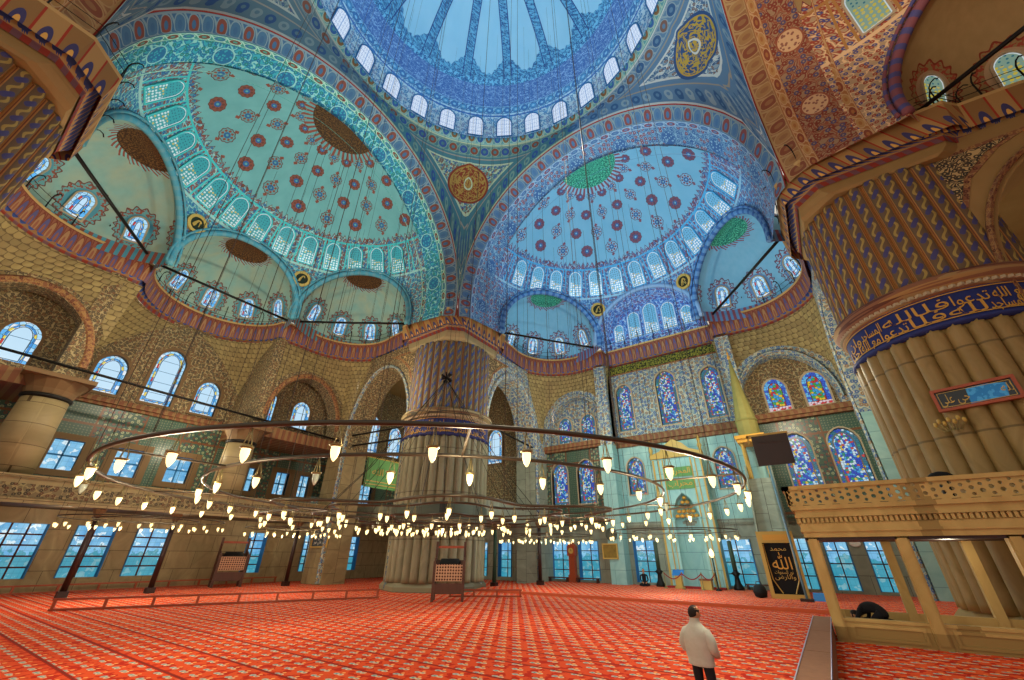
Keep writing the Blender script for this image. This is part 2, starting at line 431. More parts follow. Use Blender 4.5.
def wood(name, a, b, sc=1.0, rough=.5):
    m = M(name, rough, spec=.4); x, y, z = m.sep(m.obj())
    n = m.noise(m.vec(x * 6 * sc, y * 6 * sc, z * .8 * sc), 1.5, 4)
    return m.fin(m.mix(n, a, b), bump=n, bstr=.1)
def pane_mat(name, kind, strength):
    """daylit glass: u,v in window-centred metres"""
    m = M(name, .3); u, v = m.uv()
    if kind == 'grid':                                        # sky and trees through clear panes
        n = m.noise(m.pos(), .9, 3); n2 = m.noise(m.pos(), 2.6, 2)
        sky = m.mix(m.math('MULTIPLY', n, 1.6) - .3, '#2f8fd0', '#9fdcf6')
        sky = m.mix(m.math('GREATER_THAN', n2, .6), sky, '#d8eef8'); z = m.sep(m.pos())[2]
        tree = m.math('LESS_THAN', z, .9 + n2 * 2.6); c = m.mix(tree * .75, sky, '#1f8f9c')
        lead = m.mx(m.math('GREATER_THAN', m.tri(u / .28 + .5), .92), m.math('GREATER_THAN', m.tri(v / .3), .92))
        c = m.mix(lead * .28, c, '#0d3a5c')
    elif kind == 'pale':                                      # pale centre panel, jewelled border
        d, r, g = m.vor(m.vec(u, v), 3.4, 'F1', .6); e = m.vor(m.vec(u, v), 3.4, 'DISTANCE_TO_EDGE', .6)
        inn = m.uv('UV2'); q = inn[0]                         # 0 edge .. metres inwards
        jew = m.mix(r < .5, '#5fb4ee', '#a9d8f4'); jew = m.mix(r > .8, jew, '#e4ecf2'); 
        c = m.mix(m.band(q, .2, .3), jew, m.mix(g < .5, '#e8d24a', '#3f8fd8')); c = m.mix(m.band(q, .2, .3) * (g > .82), c, '#c0302a')
        c = m.mix(e < .035, c, '#16303e')
        cen = m.mix(m.tri(v / .9) > .96, '#bfe0f6', '#3b6a8c'); c = m.mix(q > .36, c, cen)
        c = m.mix(m.mx(m.band(q, .18, .2), m.band(q, .33, .37)), c, '#1c3240')
    elif kind == 'rich':                                      # jewel mosaic
        d, r, g = m.vor(m.vec(u, v), 7.0, 'F1', .7); e = m.vor(m.vec(u, v), 7.0, 'DISTANCE_TO_EDGE', .7); q = m.uv('UV2')[0]
        c = m.mix(r < .36, '#4fa6e4', '#3a55c4'); c = m.mix(m.band(r, .6, .68), c, '#d2504a'); c = m.mix(m.band(r, .68, .76), c, '#e0c040'); c = m.mix(r > .76, c, '#cfe8f4')
        c = m.mix(m.band(r, .36, .44), c, '#3f9a7a'); c = m.mix(m.band(q, .0, .24) * (g < .65), c, '#3f7a8c')
        c = m.mix(e < .05, c, '#14203a'); c = m.mix(m.band(q, .24, .3), c, '#7a5a3c')
    elif kind == 'gem':                                       # yellow-and-red jewelled mosaic
        d, r, g = m.vor(m.vec(u, v), 5.6, 'F1', .7); e = m.vor(m.vec(u, v), 5.6, 'DISTANCE_TO_EDGE', .7); q = m.uv('UV2')[0]
        c = m.mix(r < .3, '#e9c52c', '#3fa2e0'); c = m.mix(m.band(r, .3, .5), c, '#4aa84e'); c = m.mix(r > .78, c, '#c92f3a')
        c = m.mix(m.band(q, .0, .3), c, m.mix(g < .55, '#6fc0f4', '#3a5fd0')); c = m.mix((v < .28), c, m.mix(g < .6, '#d8343a', '#f0d0d8'))
        c = m.mix(e < .05, c, '#1a1420'); c = m.mix(m.band(q, .28, .33), c, '#5a1f1c')
    elif kind == 'dome':
        d, r, g = m.vor(m.vec(u, v), 5.0, 'F1', .2)
        c = m.mix(d < .22, '#d3e2f6', '#7f9fd0'); c = m.mix(m.mx(m.math('LESS_THAN', m.ab(u), .03), m.math('GREATER_THAN', m.tri(v / .5), .93)), c, '#7aa2d6')
    else:                                                      # 'lattice': stucco lattice with bright beads of daylight
        d, r, g = m.vor(m.vec(u, v), 4.6, 'F1', .3)
        b, hi = dict(semi_l=('#3fa8ac', '#dff2ee'), semi_q=('#6cb4e0', '#eef8ff'), semi_r=('#8fae9a', '#d8c24a'))[kind]
        low = m.math('LESS_THAN', v + u * .35, 1.25); q = m.uv('UV2')[0]
        c = m.mix(low, b, m.mix(d < .34, b, hi)); c = m.mix((d < .34) * (r < .16) * low, c, '#d8c46a')
        c = m.mix((d < .22) * (1.0 - low), c, '#2f7484'); c = m.mix(q < .05, c, '#e6f4f6')
    return m.fin('#101418', emit=c, estr=strength)
MAT['script'] = flat('painted_gold_script', '#b88a3a', .6)
MAT.update(
    dome=dome_mat(), cornice=cornice_mat(), cornice_r=cornice_mat(True), ledge=brown_ledge(), tile=tile_mat(), carpet=carpet_mat(),
    muq=muq_mat('scaled_squinch_ochre', '#988758', '#80704a', '#625236'), muq_c=muq_mat('scaled_squinch_sand', '#b39a62', '#8f7a4c', '#5b4a34'),
    floral=floral_mat('brown_floral_paint', '#7f6c48', '#4a4236', '#6a4a34', '#a0906a', 2.9, '#504a3e'),
    floral_b=floral_mat('blue_floral_paint', '#8d9a90', '#40598a', '#8a6a4c', '#b4b29a', 2.0, '#5a7a94'),
    floral_d=floral_mat('dark_scroll_paint', '#b59a68', '#37332a', '#4a3a2a', '#34302a', 2.4, '#3a352a'),
    bordr=floral_mat('rust_border_paint', '#80543a', '#5c3426', '#9a7444', '#94744a', 3.0),
    reedw=reed_mat('warm'), reedc=reed_mat('cool'),
    shaft=marble('pier_marble', '#9c8150', '#7c6436', '#6a5632', 50, 3.1), shaft_c=marble('pier_marble_cool', '#938d72', '#757054', '#625c48', 50, 3.1),
    navy=flat('navy_band', '#2b3470', nz='#232a5c'), gold=flat('gold_leaf', '#c9922e', .45, .0, .5), gold_dull=flat('dull_gold', '#b8964a', .5),
    cable=flat('brown_cable', '#3f3226', .7), iron=flat('wrought_iron', '#191613', .5, .4), plaster=flat('tan_plaster', '#9c7d4c', nz='#86683c', sc=1.2), plaster_c=flat('sand_plaster', '#a2926c', nz='#887a58', sc=1.2),
    wood=wood('walnut', '#5c3320', '#3f2114'), wood_d=wood('dark_walnut', '#35190f', '#230f09'), wood_r=wood('rail_wood', '#a84a28', '#8a3a1c'), wood_c=wood('cabinet_wood', '#8f5f3c', '#74482a', rough=.8), wood_l=wood('bench_wood', '#8a5a34', '#6a4022'),
    frame_w=flat('white_stone_frame', '#a8977a'), frame_b=flat('brown_frame', '#6f5638'), jamb=flat('blue_painted_jamb', '#2b6fa6'), mullion=flat('dark_red_mullion', '#4a2018'),
    loge=marble('loge_marble', '#c4a566', '#a08248', '#8f7440', 30, 30), brass=flat('aged_brass', '#8a7a4a', .4, .7, .5), steel=flat('bronze_ring', '#4a4030', .45, .6, .5),
    black=flat('black_cloth', '#0d0c0c', .8), green=flat('green_cloth', '#6a9458', .8, nz='#55854c'), band_k=floral_mat('black_gold_inscription', '#1e2a18', '#8a8a2e', '#7a7a2a', '#6f7026', 3.2),
    white=flat('white_paint', '#d8d4c8'), teal=flat('teal_glass_vase', '#1d6a78', .3), red=flat('red_rope', '#8f1a1a'), blue=flat('blue_cloth', '#3f8fd8'),
)

# ================================================================== camera
cam = bpy.data.objects.new('camera', bpy.data.cameras.new('camera')); COL.objects.link(cam); SC.camera = cam
CX, CY, CZ, YAW, PIT, ROL, FPX = 8.4638, -8.9381, 2.1888, -.6132, .493, .0064, 399.957
fw = Vector((math.sin(YAW)*math.cos(PIT), math.cos(YAW)*math.cos(PIT), math.sin(PIT))); rt = Vector((math.cos(YAW), -math.sin(YAW), 0)); up = rt.cross(fw)
r2 = rt*math.cos(ROL) + up*math.sin(ROL); u2 = up*math.cos(ROL) - rt*math.sin(ROL)
mw = Matrix((r2, u2, -fw)).transposed().to_4x4(); mw.translation = (CX, CY, CZ); cam.matrix_world = mw
cam.data.sensor_width = 36; cam.data.lens = FPX / 1024 * 36; cam.data.clip_end = 300; cam.data.clip_start = .05

# ================================================================== the hall
S, HC, KS, RS, DS = 12.0, 21.7, 1.05, 11.2, 14.4
HD, RD = 37.2, 12.3
SIDE = dict(L=lambda l, d, z: Vector((-d, l, z)), Q=lambda l, d, z: Vector((l, d, z)), R=lambda l, d, z: Vector((d, l, z)))
WORD = dict(L='left', Q='qibla', R='right')
PFR = {k: flat('window_frame_paint_'+k.lower(), '#a8977a' if k == 'R' else PAL[k]['wf']) for k in 'LQR'}
# ---- main dome
def dome_pt(a, e): return Vector((RD*math.cos(R_(e))*math.cos(R_(a)), RD*math.cos(R_(e))*math.sin(R_(a)), HD + RD*math.sin(R_(e))))
V, F, U = grid(lambda a, e: (dome_pt(a, e), (a, e)), lsp(0, 360, 181), lsp(-1.5, 89.5, 70))
struct('ceiling_main_dome', V, F, MAT['dome'], uv=U, smooth=True)
NW = [0]
PANE = dict(pale=pane_mat('pale_stained_glass', 'pale', 1.0), rich=pane_mat('jewel_stained_glass', 'rich', .8), gem=pane_mat('amber_stained_glass', 'gem', .8), dome=pane_mat('dome_lattice_glass', 'dome', .95),
            L=pane_mat('teal_lattice_glass', 'semi_l', .75), Q=pane_mat('blue_lattice_glass', 'semi_q', .85), R=pane_mat('ochre_lattice_glass', 'semi_r', .6), grid=pane_mat('clear_glass_sky', 'grid', .95))
def window(fm, poly, pane, frame=None, fw_=.12, proud=.12, pd=.03, bars=None, name=None, barmat=None):
    """glass (with nested rings so that UV2.x is the distance from the edge) and a moulded surround"""
    NW[0] += 1
    cu = sum(p[0] for p in poly)/len(poly); us = [p[0] for p in poly]; vs = [p[1] for p in poly]
    W = max(us)-min(us); H = max(vs)-min(vs); cv = (max(vs)+min(vs))/2; cu = (max(us)+min(us))/2
    V, UV, U2, F = [], [], [], []; n = len(poly); steps = [0, .18, .24, .3, .36, .45]
    steps = [s for s in steps if s < min(W, H)*.48]
    for k, s in enumerate(steps):
        for u, v in poly:
            uu = cu+(u-cu)*(1-2*s/W); vv = cv+(v-cv)*(1-2*s/H)
            V.append(fm(uu, vv, pd)); UV.append((uu-cu, vv-min(vs))); U2.append((s, 0))
    for k in range(len(steps)-1):
        for i in range(n): F.append((k*n+i, k*n+(i+1) % n, (k+1)*n+(i+1) % n, (k+1)*n+i))
    F.append(tuple((len(steps)-1)*n+i for i in range(n)))
    w = struct('window_%d' % NW[0], V, F, pane, uv=UV, uv2=U2)
    out = [(cu+(u-cu)*(1+2*fw_/W), cv+(v-cv)*(1+2*fw_/H)) for u, v in poly]
    if frame:
        b = MB(); b.prism(out, [poly], fm, 0, proud); b.build('window_frame', frame, w)
    if bars:
        b = MB(); nu, nv, bw = bars; u0, u1, v0, v1 = min(us), max(us), min(vs), max(vs)
        for i in range(1, nu): x = u0+(u1-u0)*i/nu; b.box(x-bw, x+bw, v0, v1, pd-.02, pd+.06, fm)
        for j in range(1, nv): y = v0+(v1-v0)*j/nv; b.box(u0, u1, y-bw, y+bw, pd-.02, pd+.06, fm)
        b.build('window_bars', barmat or MAT['mullion'], w)
    return w
def sphere_win(C, rad, out0, az, el, w, h, pane, frame, inside=True):
    """window standing on a vault; out0 maps (azimuth, elevation) to a direction"""
    n = out0(az, el); p = Vector(C) + n*rad
    up_ = (out0(az, el+1)-out0(az, el-1)).normalized(); ut = up_.cross(-n)      # u x v = inward normal
    ut = (up_.cross(-n)); fm = frame3(p - up_*h/2, ut, up_)
    if (fm(0, 0, 1)-fm(0, 0, 0)).dot(n) > 0: fm = frame3(p - up_*h/2, -ut, up_)
    return window(fm, arch(w, h), pane, frame, .1, .14, .08)
for k in range(28):
    a = 5.2 + 12.857*k
    if 40 < a % 360 < 215:
        sphere_win((0, 0, HD), RD, lambda A, e: Vector((math.cos(R_(e))*math.cos(R_(A)), math.cos(R_(e))*math.sin(R_(A)), math.sin(R_(e)))), a, 6.6, 1.35, 2.35, PANE['dome'], MAT['jamb'])
# dome ring moulding
V, F, U = grid(lambda a, t: ((lambda r, z: Vector((r*math.cos(R_(a)), r*math.sin(R_(a)), z)))(*[(12.45, 36.3), (12.2, 36.35), (12.05, 36.7), (12.15, 36.95), (12.4, 37.0)][t]), (a*.21, t/4)), lsp(0, 360, 121), range(5))
m = M('ring_moulding'); u, v = m.uv(); MAT['ringm'] = m.fin(m.ovals(u, v, .8, '#4f8f9c', '#2f5f9c', '#7a5a3a', '#8fb0a8'))
struct('trim_1', V, F, MAT['ringm'], uv=U, smooth=True)
# ---- pendentives
def pend(name, sx, sy, mat):
    V, F, UV, U2 = [], [], [], []; nphi, nt = 49, 25
    for i in range(nphi):
        ph = PI/2*i/(nphi-1); c, s_ = math.cos(ph), math.sin(ph)
        q = S/max(c, s_); o = q*min(c, s_)
        L = Vector((q*c, q*s_, HC + KS*math.sqrt(max(S*S-o*o, 0)))); Tp = Vector((12.35*c, 12.35*s_, 36.4))
        rl = q; z0, z1 = L.z, Tp.z; rc = rl - (rl-12.35)*.12; C = Vector((rc*c, rc*s_, z0+(z1-z0)*.62))
        pts = [L*(1-t)**2 + C*2*t*(1-t) + Tp*t*t for t in lsp(0, 1, nt)]
        acc = [0]
        for a, b in zip(pts, pts[1:]): acc.append(acc[-1]+(b-a).length)
        for k, p in enumerate(pts):
            rr = math.hypot(p.x, p.y); V.append(Vector((p.x*sx, p.y*sy, p.z))); UV.append((0, acc[-1]-acc[k]))
            U2.append((ph*rr, p.z))
    # distance to the arch edge measured in the surface, by nearest edge sample
    edge = [V[i*nt] for i in range(nphi)]; el_ = [0]
    for i in range(1, nphi): el_.append(el_[-1]+(edge[i]-edge[i-1]).length)
    U3 = [(el_[j//nt], PI/2*(j//nt)/(nphi-1)*12.35) for j in range(len(V))]
    for j, p in enumerate(V): UV[j] = (min((p-e).length for e in edge), UV[j][1])
    for i in range(nphi-1):
        for k in range(nt-1): F.append((i*nt+k, (i+1)*nt+k, (i+1)*nt+k+1, i*nt+k+1))
    struct(name, V, F, mat, uv=UV, uv2=U2, uv3=U3, smooth=True)
pend('ceiling_pendentive_centre', -1, 1, pend_mat('pendentive_rust_disc', (-9.9, 9.9, 32.9), '#6f8f86', '#2b4a8a', '#7a4030', '#aab89a', '#9a7a3a', '#7a2f1c', '#3f6f7c'))
pend('ceiling_pendentive_right', 1, 1, pend_mat('pendentive_blue_disc', (9.9, 9.9, 32.9), '#7f98a8', '#2f5684', '#6f5650', '#b6c2c4', '#a8903c', '#2a4a7a', '#54789a'))
pend('ceiling_pendentive_left', -1, -1, pend_mat('pendentive_brown_disc', (-9.9, -9.9, 32.9), '#74888c', '#2f4f7a', '#7a4a3c', '#a4aca4', '#9a7a3a', '#7a2f1c', '#54707c'))
# ---- arches, semidomes, exedrae
def local_dir(k):
    f = SIDE[k]; return lambda a, e: f(math.sin(R_(a))*math.cos(R_(e)), math.cos(R_(a))*math.cos(R_(e)), 0) + Vector((0, 0, math.sin(R_(e))))
EXC = (8.0, 22.0, 20.9); VEX = (8.5, 21.4, 20.9); EXR = 5.05; MXC = (0.0, 26.4, 20.9); MXR = 4.95
TR = [1]
def trim(V, F, mat, uv, smooth=True):
    TR[0] += 1; return struct('trim_%d' % TR[0], V, F, mat, uv=uv, smooth=smooth)
def ring_arch(f, r, d, z0, ks, th0, th1, n=73): return [f(r*math.cos(R_(t)), d, z0+ks*r*math.sin(R_(t))) for t in lsp(th0, th1, n)]
SIDE['B'] = lambda l, d, z: Vector((l, -d, z)); PAL['B'] = PAL['R']
for k in 'LQRB':
    f = SIDE[k]; D3 = local_dir(k)
    th = lsp(-8, 188, 99)
    prof = [(12.0, 12.0), (11.75, 12.35), (11.5, 12.9), (11.42, 13.0)]
    V, F, U = grid(lambda t, j: (f(prof[j][0]*math.cos(R_(t)), prof[j][1], HC+KS*prof[j][0]*math.sin(R_(t))), (t*.209, j/3)), th, range(4))
    trim(V, F, archivolt_mat(k), U)
    V, F, U = grid(lambda t, w: (f((11.42-.3*w)*math.cos(R_(t)), 13.0+2.7*w, HC+(KS-.05*w)*(11.42-.3*w)*math.sin(R_(t))), (t*.2, w)), th, [0, .15, .17, .5, .83, 1])
    trim(V, F, soffit_mat(k), U)
    if k == 'B': continue
    def meet(C, rad):
        c1 = f(0, 14.4, HC); c2 = f(*C); ax = c2-c1; dist = ax.length; ax.normalize(); return c1+ax*(RS**2-rad**2+dist**2)/(2*dist), ax
    def cut(o, co, no):
        bm = bmesh.new(); bm.from_mesh(o.data); bmesh.ops.bisect_plane(bm, geom=bm.verts[:]+bm.edges[:]+bm.faces[:], plane_co=co, plane_no=no, clear_outer=True); bm.to_mesh(o.data); bm.free()
    EXS = [(VEX, EXR), ((-VEX[0], VEX[1], VEX[2]), EXR)]+([(MXC, MXR)] if k != 'Q' else [])
    def skip(c, f=f, k=k):
        l, d = dict(L=(c.y, -c.x), Q=(c.x, c.y), R=(c.y, c.x))[k]; z = c.z
        if k != 'Q': return False
        return l*l+((max(z, 20.6)-20.6))**2 < 4.95**2 and d > 20
    V, F, U = grid(lambda a, e: (f(0, 14.4, HC)+D3(a, e)*RS + Vector((0, 0, 0)), (a, e)), lsp(-86, 86, 173), lsp(-8, 89.9, 99), skip)
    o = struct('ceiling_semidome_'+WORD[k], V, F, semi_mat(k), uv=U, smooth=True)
    for C, rad in EXS: cut(o, *meet(C, rad))
    def sph(C, rad, rot, a0, a1, sk):
        cw = f(C[0], C[1], C[2]); return grid(lambda a, e: (cw + D3(a+rot, e)*rad if e >= 0 else cw + D3(a+rot, 0)*rad + Vector((0, 0, e*.08)), (a, e)), lsp(a0, a1, 161), lsp(-9, 89.9, 100), sk)
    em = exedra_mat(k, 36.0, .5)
    for sg in (1, -1):
        V, F, U = sph((sg*VEX[0], VEX[1], VEX[2]), EXR, sg*51, -180, 180, None)
        o = struct('ceiling_exedra_'+WORD[k]+('_far' if sg > 0 else '_near'), V, F, em, uv=U, smooth=True); co, no = meet((sg*VEX[0], VEX[1], VEX[2]), EXR); cut(o, co, -no)
    if k != 'Q':
        V, F, U = sph(MXC, MXR, 0, -180, 180, None)
        o = struct('ceiling_exedra_'+WORD[k]+'_middle', V, F, em, uv=U, smooth=True); co, no = meet(MXC, MXR); cut(o, co, -no)
    # arch mouldings where exedrae meet the semidome
    am = M('exedra_arch_'+k.lower()); u, v = am.uv(); p = PAL[k]
    am = am.fin(am.mix(am.tri(u*1.4) < .4, p['g'] if k != 'R' else '#7d4a52', p['b'] if k != 'L' else '#5f8f9a'))
    for C, rad, rot in [((VEX[0], VEX[1]), EXR, 51), ((-VEX[0], VEX[1]), EXR, -51)] + ([((0, MXC[1]), MXR, 0)] if k != 'Q' else []):
        # circle of intersection of the two spheres
        c1 = f(0, 14.4, HC); c2 = f(C[0], C[1], VEX[2]); ax = c2-c1; dist = ax.length; ax.normalize()
        a = (RS**2-rad**2+dist**2)/(2*dist); rr = math.sqrt(max(RS**2-a*a, .01)); cc = c1+ax*a
        hx = Vector((-ax.y, ax.x, 0)).normalized(); vx = ax.cross(hx); vx = vx if vx.z > 0 else -vx
        pts = [cc+hx*rr*math.cos(R_(t))+vx*rr*math.sin(R_(t)) for t in lsp(-8, 188, 61)]
        b = MB(); b.tube([q-ax*.05 for q in pts], .24, 8); b.tube([q-ax*.32+(q-cc).normalized()*.25 for q in pts], .09, 6)
        TR[0] += 1; b.build('trim_%d' % TR[0], am, smooth=True, kind='structure')
    # windows of the semidome and its exedrae
    cw = f(0, 14.4, HC)
    for j in range(-6, 7):
        a = j*12.0 - (2 if k == 'L' else -1 if k == 'Q' else 0)
        sphere_win(cw, RS, D3, a, 28.2, 1.2, 2.5, PANE[k], PFR[k])
    for C, rad, rot, lim in [(VEX, EXR, 51, 85), ((-VEX[0], VEX[1], VEX[2]), EXR, -51, 85)] + ([(MXC, MXR, 0, 75)] if k != 'Q' else []):
        c2 = f(*C)
        for j in (-2, -1, 0, 1, 2):
            sphere_win(c2, rad, lambda a, e, r=rot: D3(a+r, e), j*36.0, 18.5, .98, 1.85, PANE['pale'] if k != 'R' else PANE['R'], MAT['frame_w'])
# roundels in the spandrels between exedrae
def roundel(k, az, el, lab, mat):
    f = SIDE[k]; D3 = local_dir(k); n = D3(az, el); p = f(0, 14.4, HC)+n*(RS-.05); upv = (D3(az, el+1)-D3(az, el-1)).normalized(); ut = upv.cross(-n)
    fm = frame3(p, ut, upv)
    if (fm(0, 0, 1)-fm(0, 0, 0)).dot(n) > 0: fm = frame3(p, -ut, upv)
    circ = lambda r: [(r*math.cos(2*PI*i/28), r*math.sin(2*PI*i/28)) for i in range(28)]
    t = thing('calligraphy_roundel', lab, 'roundel', p, group=None)
    b = MB(); b.prism(circ(.52), [], lambda u, v, d: fm(u, v, d)-p, -.1, .1); b.build('disc', mat, t)
    b = MB(); b.prism(circ(.72), [circ(.5)], lambda u, v, d: fm(u, v, d)-p, -.1, .16); b.build('rim', MAT['gold_dull'], t)
    b = MB()
    for q in range(5):
        a0 = random.random()*6; pts = [fm(.3*math.cos(a0+s)*(.4+.12*q), .3*math.sin(a0*1.7+s*1.3), .12)-p for s in lsp(0, 2.6, 9)]; b.tube(pts, .035, 5)
    b.build('script', MAT['gold_dull'], t)
rdisc = flat('dark_roundel', '#16210f'); 
roundel('L', -23, 13.6, 'dark gold-scripted roundel between the first two teal exedrae on the left', rdisc)
roundel('L', 23, 13.6, 'dark gold-scripted roundel between middle and right teal exedrae', rdisc)
roundel('Q', -23, 13.6, 'dark roundel with gold script left of the blue lunette arch', rdisc)
roundel('Q', 23, 13.6, 'dark roundel with gold script right of the blue lunette arch', rdisc)

# ---- qibla lunette (barrel over flat window wall)
f = SIDE['Q']
def bar_pt(t, w):
    l = 4.95*math.cos(R_(t)); z = 20.6+4.95*math.sin(R_(t)); zz = z-HC
    dmin = 14.4+math.sqrt(max(RS**2-l*l-max(zz, 0)**2, .1))
    return f(l, dmin+(27.5-dmin)*w, z), (t*.086, dmin+(27.5-dmin)*w)
V, F, U = grid(bar_pt, lsp(0, 180, 49), lsp(0, 1, 5))
MAT['blue_floral'] = floral_mat('lunette_blue_floral', '#7fb2e6', '#3a5cb4', '#7a4f8a', '#b4d4f2', 1.8, '#4f7fcc')
struct('ceiling_lunette_barrel', V, F, MAT['blue_floral'], uv=U, smooth=True)
b = MB(); b.tube([bar_pt(t, 0)[0] for t in lsp(-2, 182, 49)], .22, 8); TR[0] += 1; b.build('trim_%d' % TR[0], flat('lunette_moulding', '#7fa0c8'), smooth=True, kind='structure')
b = MB(); b.prism([(5.0*math.cos(R_(t)), 20.6+5.0*math.sin(R_(t))) for t in lsp(0, 180, 41)], [], lambda u, v, d: f(u, 27.5-d, v), -.1, 0)
b.build('wall_lunette', MAT['blue_floral'], kind='structure')
for l, w, h, z in [(-3.4, 1.0, 2.0, 21.7), (-1.75, 1.25, 3.0, 21.7), (0, 1.35, 3.5, 21.7), (1.75, 1.25, 3.0, 21.7), (3.4, 1.0, 2.0, 21.7)]:
    window(frame3((l, 27.5, z), (1, 0, 0), (0, 0, 1)), arch(w, h), PANE['Q'], flat('lunette_frame', '#6f9fd8'), .1, .12)

# ---- cornice path (front top edge) of each side, local (l, d)
def arc(c, r, a0, a1, n): return [(c[0]+r*math.cos(R_(a)), c[1]+r*math.sin(R_(a))) for a in lsp(a0, a1, n)]
ex_arc = arc(EXC, 4.4, -14, 100, 19)
half = [(11.6, 17.0), (11.65, 17.6), (12.1, 18.8)] + ex_arc + [(5.15, 26.45)]
PATH = {}
for k in 'LQR':
    h = half + ([(p[0], p[1]) for p in arc(MXC, 4.75, 5, 90, 14)] if k != 'Q' else [(5.1, 27.2), (0.0, 27.2)])
    PATH[k] = h + [(-l, d) for l, d in h[::-1][1:]]
def sweep(path, prof, f, closed=False):
    """prof: (offset into the wall, z, v)"""
    n = len(path); nor = []
    for i in range(n):
        a = Vector(path[max(i-1, 0)]); b = Vector(path[min(i+1, n-1)]); t = (b-a).normalized(); nor.append(Vector((t.y, -t.x)))
    L = [0]
    for i in range(1, n): L.append(L[-1]+(Vector(path[i])-Vector(path[i-1])).length)
    V, UV, F = [], [], []; m_ = len(prof)
    for i in range(n):
        for o, z, v in prof:
            q = Vector(path[i])+nor[i]*o; V.append(f(q.x, q.y, z)); UV.append((L[i], v))
    for i in range(n-1):
        for j in range(m_-1): F.append((i*m_+j, i*m_+j+1, (i+1)*m_+j+1, (i+1)*m_+j))
    return V, F, UV
CPROF = [(3.4, 20.88, -.1), (0, 20.87, 0), (.02, 20.65, .08), (.12, 19.35, .3), (.22, 20.0, .48), (.28, 19.9, .55), (.5, 19.45, .8), (.58, 19.32, .86), (.6, 19.05, 1.0)]
for k in 'LQR':
    p = PATH[k]
    V, F, U = sweep(p, CPROF, SIDE[k]); trim(V, F, MAT['cornice'] if k == 'R' else MAT['cornice_r'], U, False)

# ---- squinches and walls
A1C, A1W, A1S, A1H = 21.2, 3.85, 11.4, 17.5       # open arch between pier and wall: centre d, half width, spring z, crown z
A2C, A2W, A2S, A2H = 9.0, 3.15, 12.4, 16.6        # blind arch on the outer wall: centre l
WD = 27.0                                         # plane of the outer wall piers
def arch_curve(c, w, s_, h_, n=21, foot=None):
    pts = [(c+w*math.cos(R_(t)), s_+(h_-s_)*math.sin(R_(t))*(1-.0*t)) for t in lsp(0, 180, n)]
    return pts
def squinch(k, sg):
    f = SIDE[k]; top = [(12.35, 17.2), (12.35, 19.0)] + ex_arc + [(5.2, 26.6)]
    L = [0]
    for a, b in zip(top, top[1:]): L.append(L[-1]+math.hypot(b[0]-a[0], b[1]-a[1]))
    T = L[-1]; V, F, U = [], [], []; nv = 12; N = 49
    for i in range(N):
        t = i/(N-1); s_ = t*T; j = max(q for q in range(len(L)-1) if L[q] <= s_+1e-9); w = (s_-L[j])/(L[j+1]-L[j]); tp = Vector(top[j]).lerp(Vector(top[j+1]), w)
        # inset of the cornice foot
        ctr = Vector((9.0, 21.5)); tp = tp + (tp-ctr).normalized()*.5
        if t < .56: q = t/.56; bt = Vector((12.6, 16.6+q*(WD-16.6))); x = (bt.y-A1C)/(A1W+.9); zb = 12.2+(A1H+.7-12.2)*math.sqrt(max(0, 1-x*x)); zb = max(zb, 18.75) if bt.y < A1C-.5 else zb
        else: q = (t-.56)/.44; bt = Vector((12.6-q*(12.6-5.3), WD)); x = (bt.x-A2C)/(A2W+.85); zb = 12.6+(A2H+.7-12.6)*math.sqrt(max(0, 1-x*x))
        for m_ in range(nv):
            w = m_/(nv-1); ww = w**1.6; z = 19.1+(zb-19.1)*w; c = tp.lerp(bt, min(1, w*1.05)**.8 if w < 1 else 1)
            V.append(f(sg*c.x, c.y, z)); U.append((t*T*1.05, z))
    for i in range(N-1):
        for m_ in range(nv-1): F.append((i*nv+m_, (i+1)*nv+m_, (i+1)*nv+m_+1, i*nv+m_+1))
    struct('ceiling_squinch_'+WORD[k]+('_far' if sg > 0 else '_near'), V, F, MAT['plaster'] if k == 'R' else MAT['muq'], uv=U, smooth=True)
def wall(name, fm, poly, holes, depth, mat, revealmat=None):
    b = MB(); b.prism(poly, holes, fm, 0, -depth); return b.build(name, mat, kind='structure')
def hole_arch(c, w, z0, s_, h_, n=16): return [(c-w, z0), (c+w, z0)] + [(c+w*math.cos(R_(t)), s_+(h_-s_)*math.sin(R_(t))) for t in lsp(0, 180, n)]
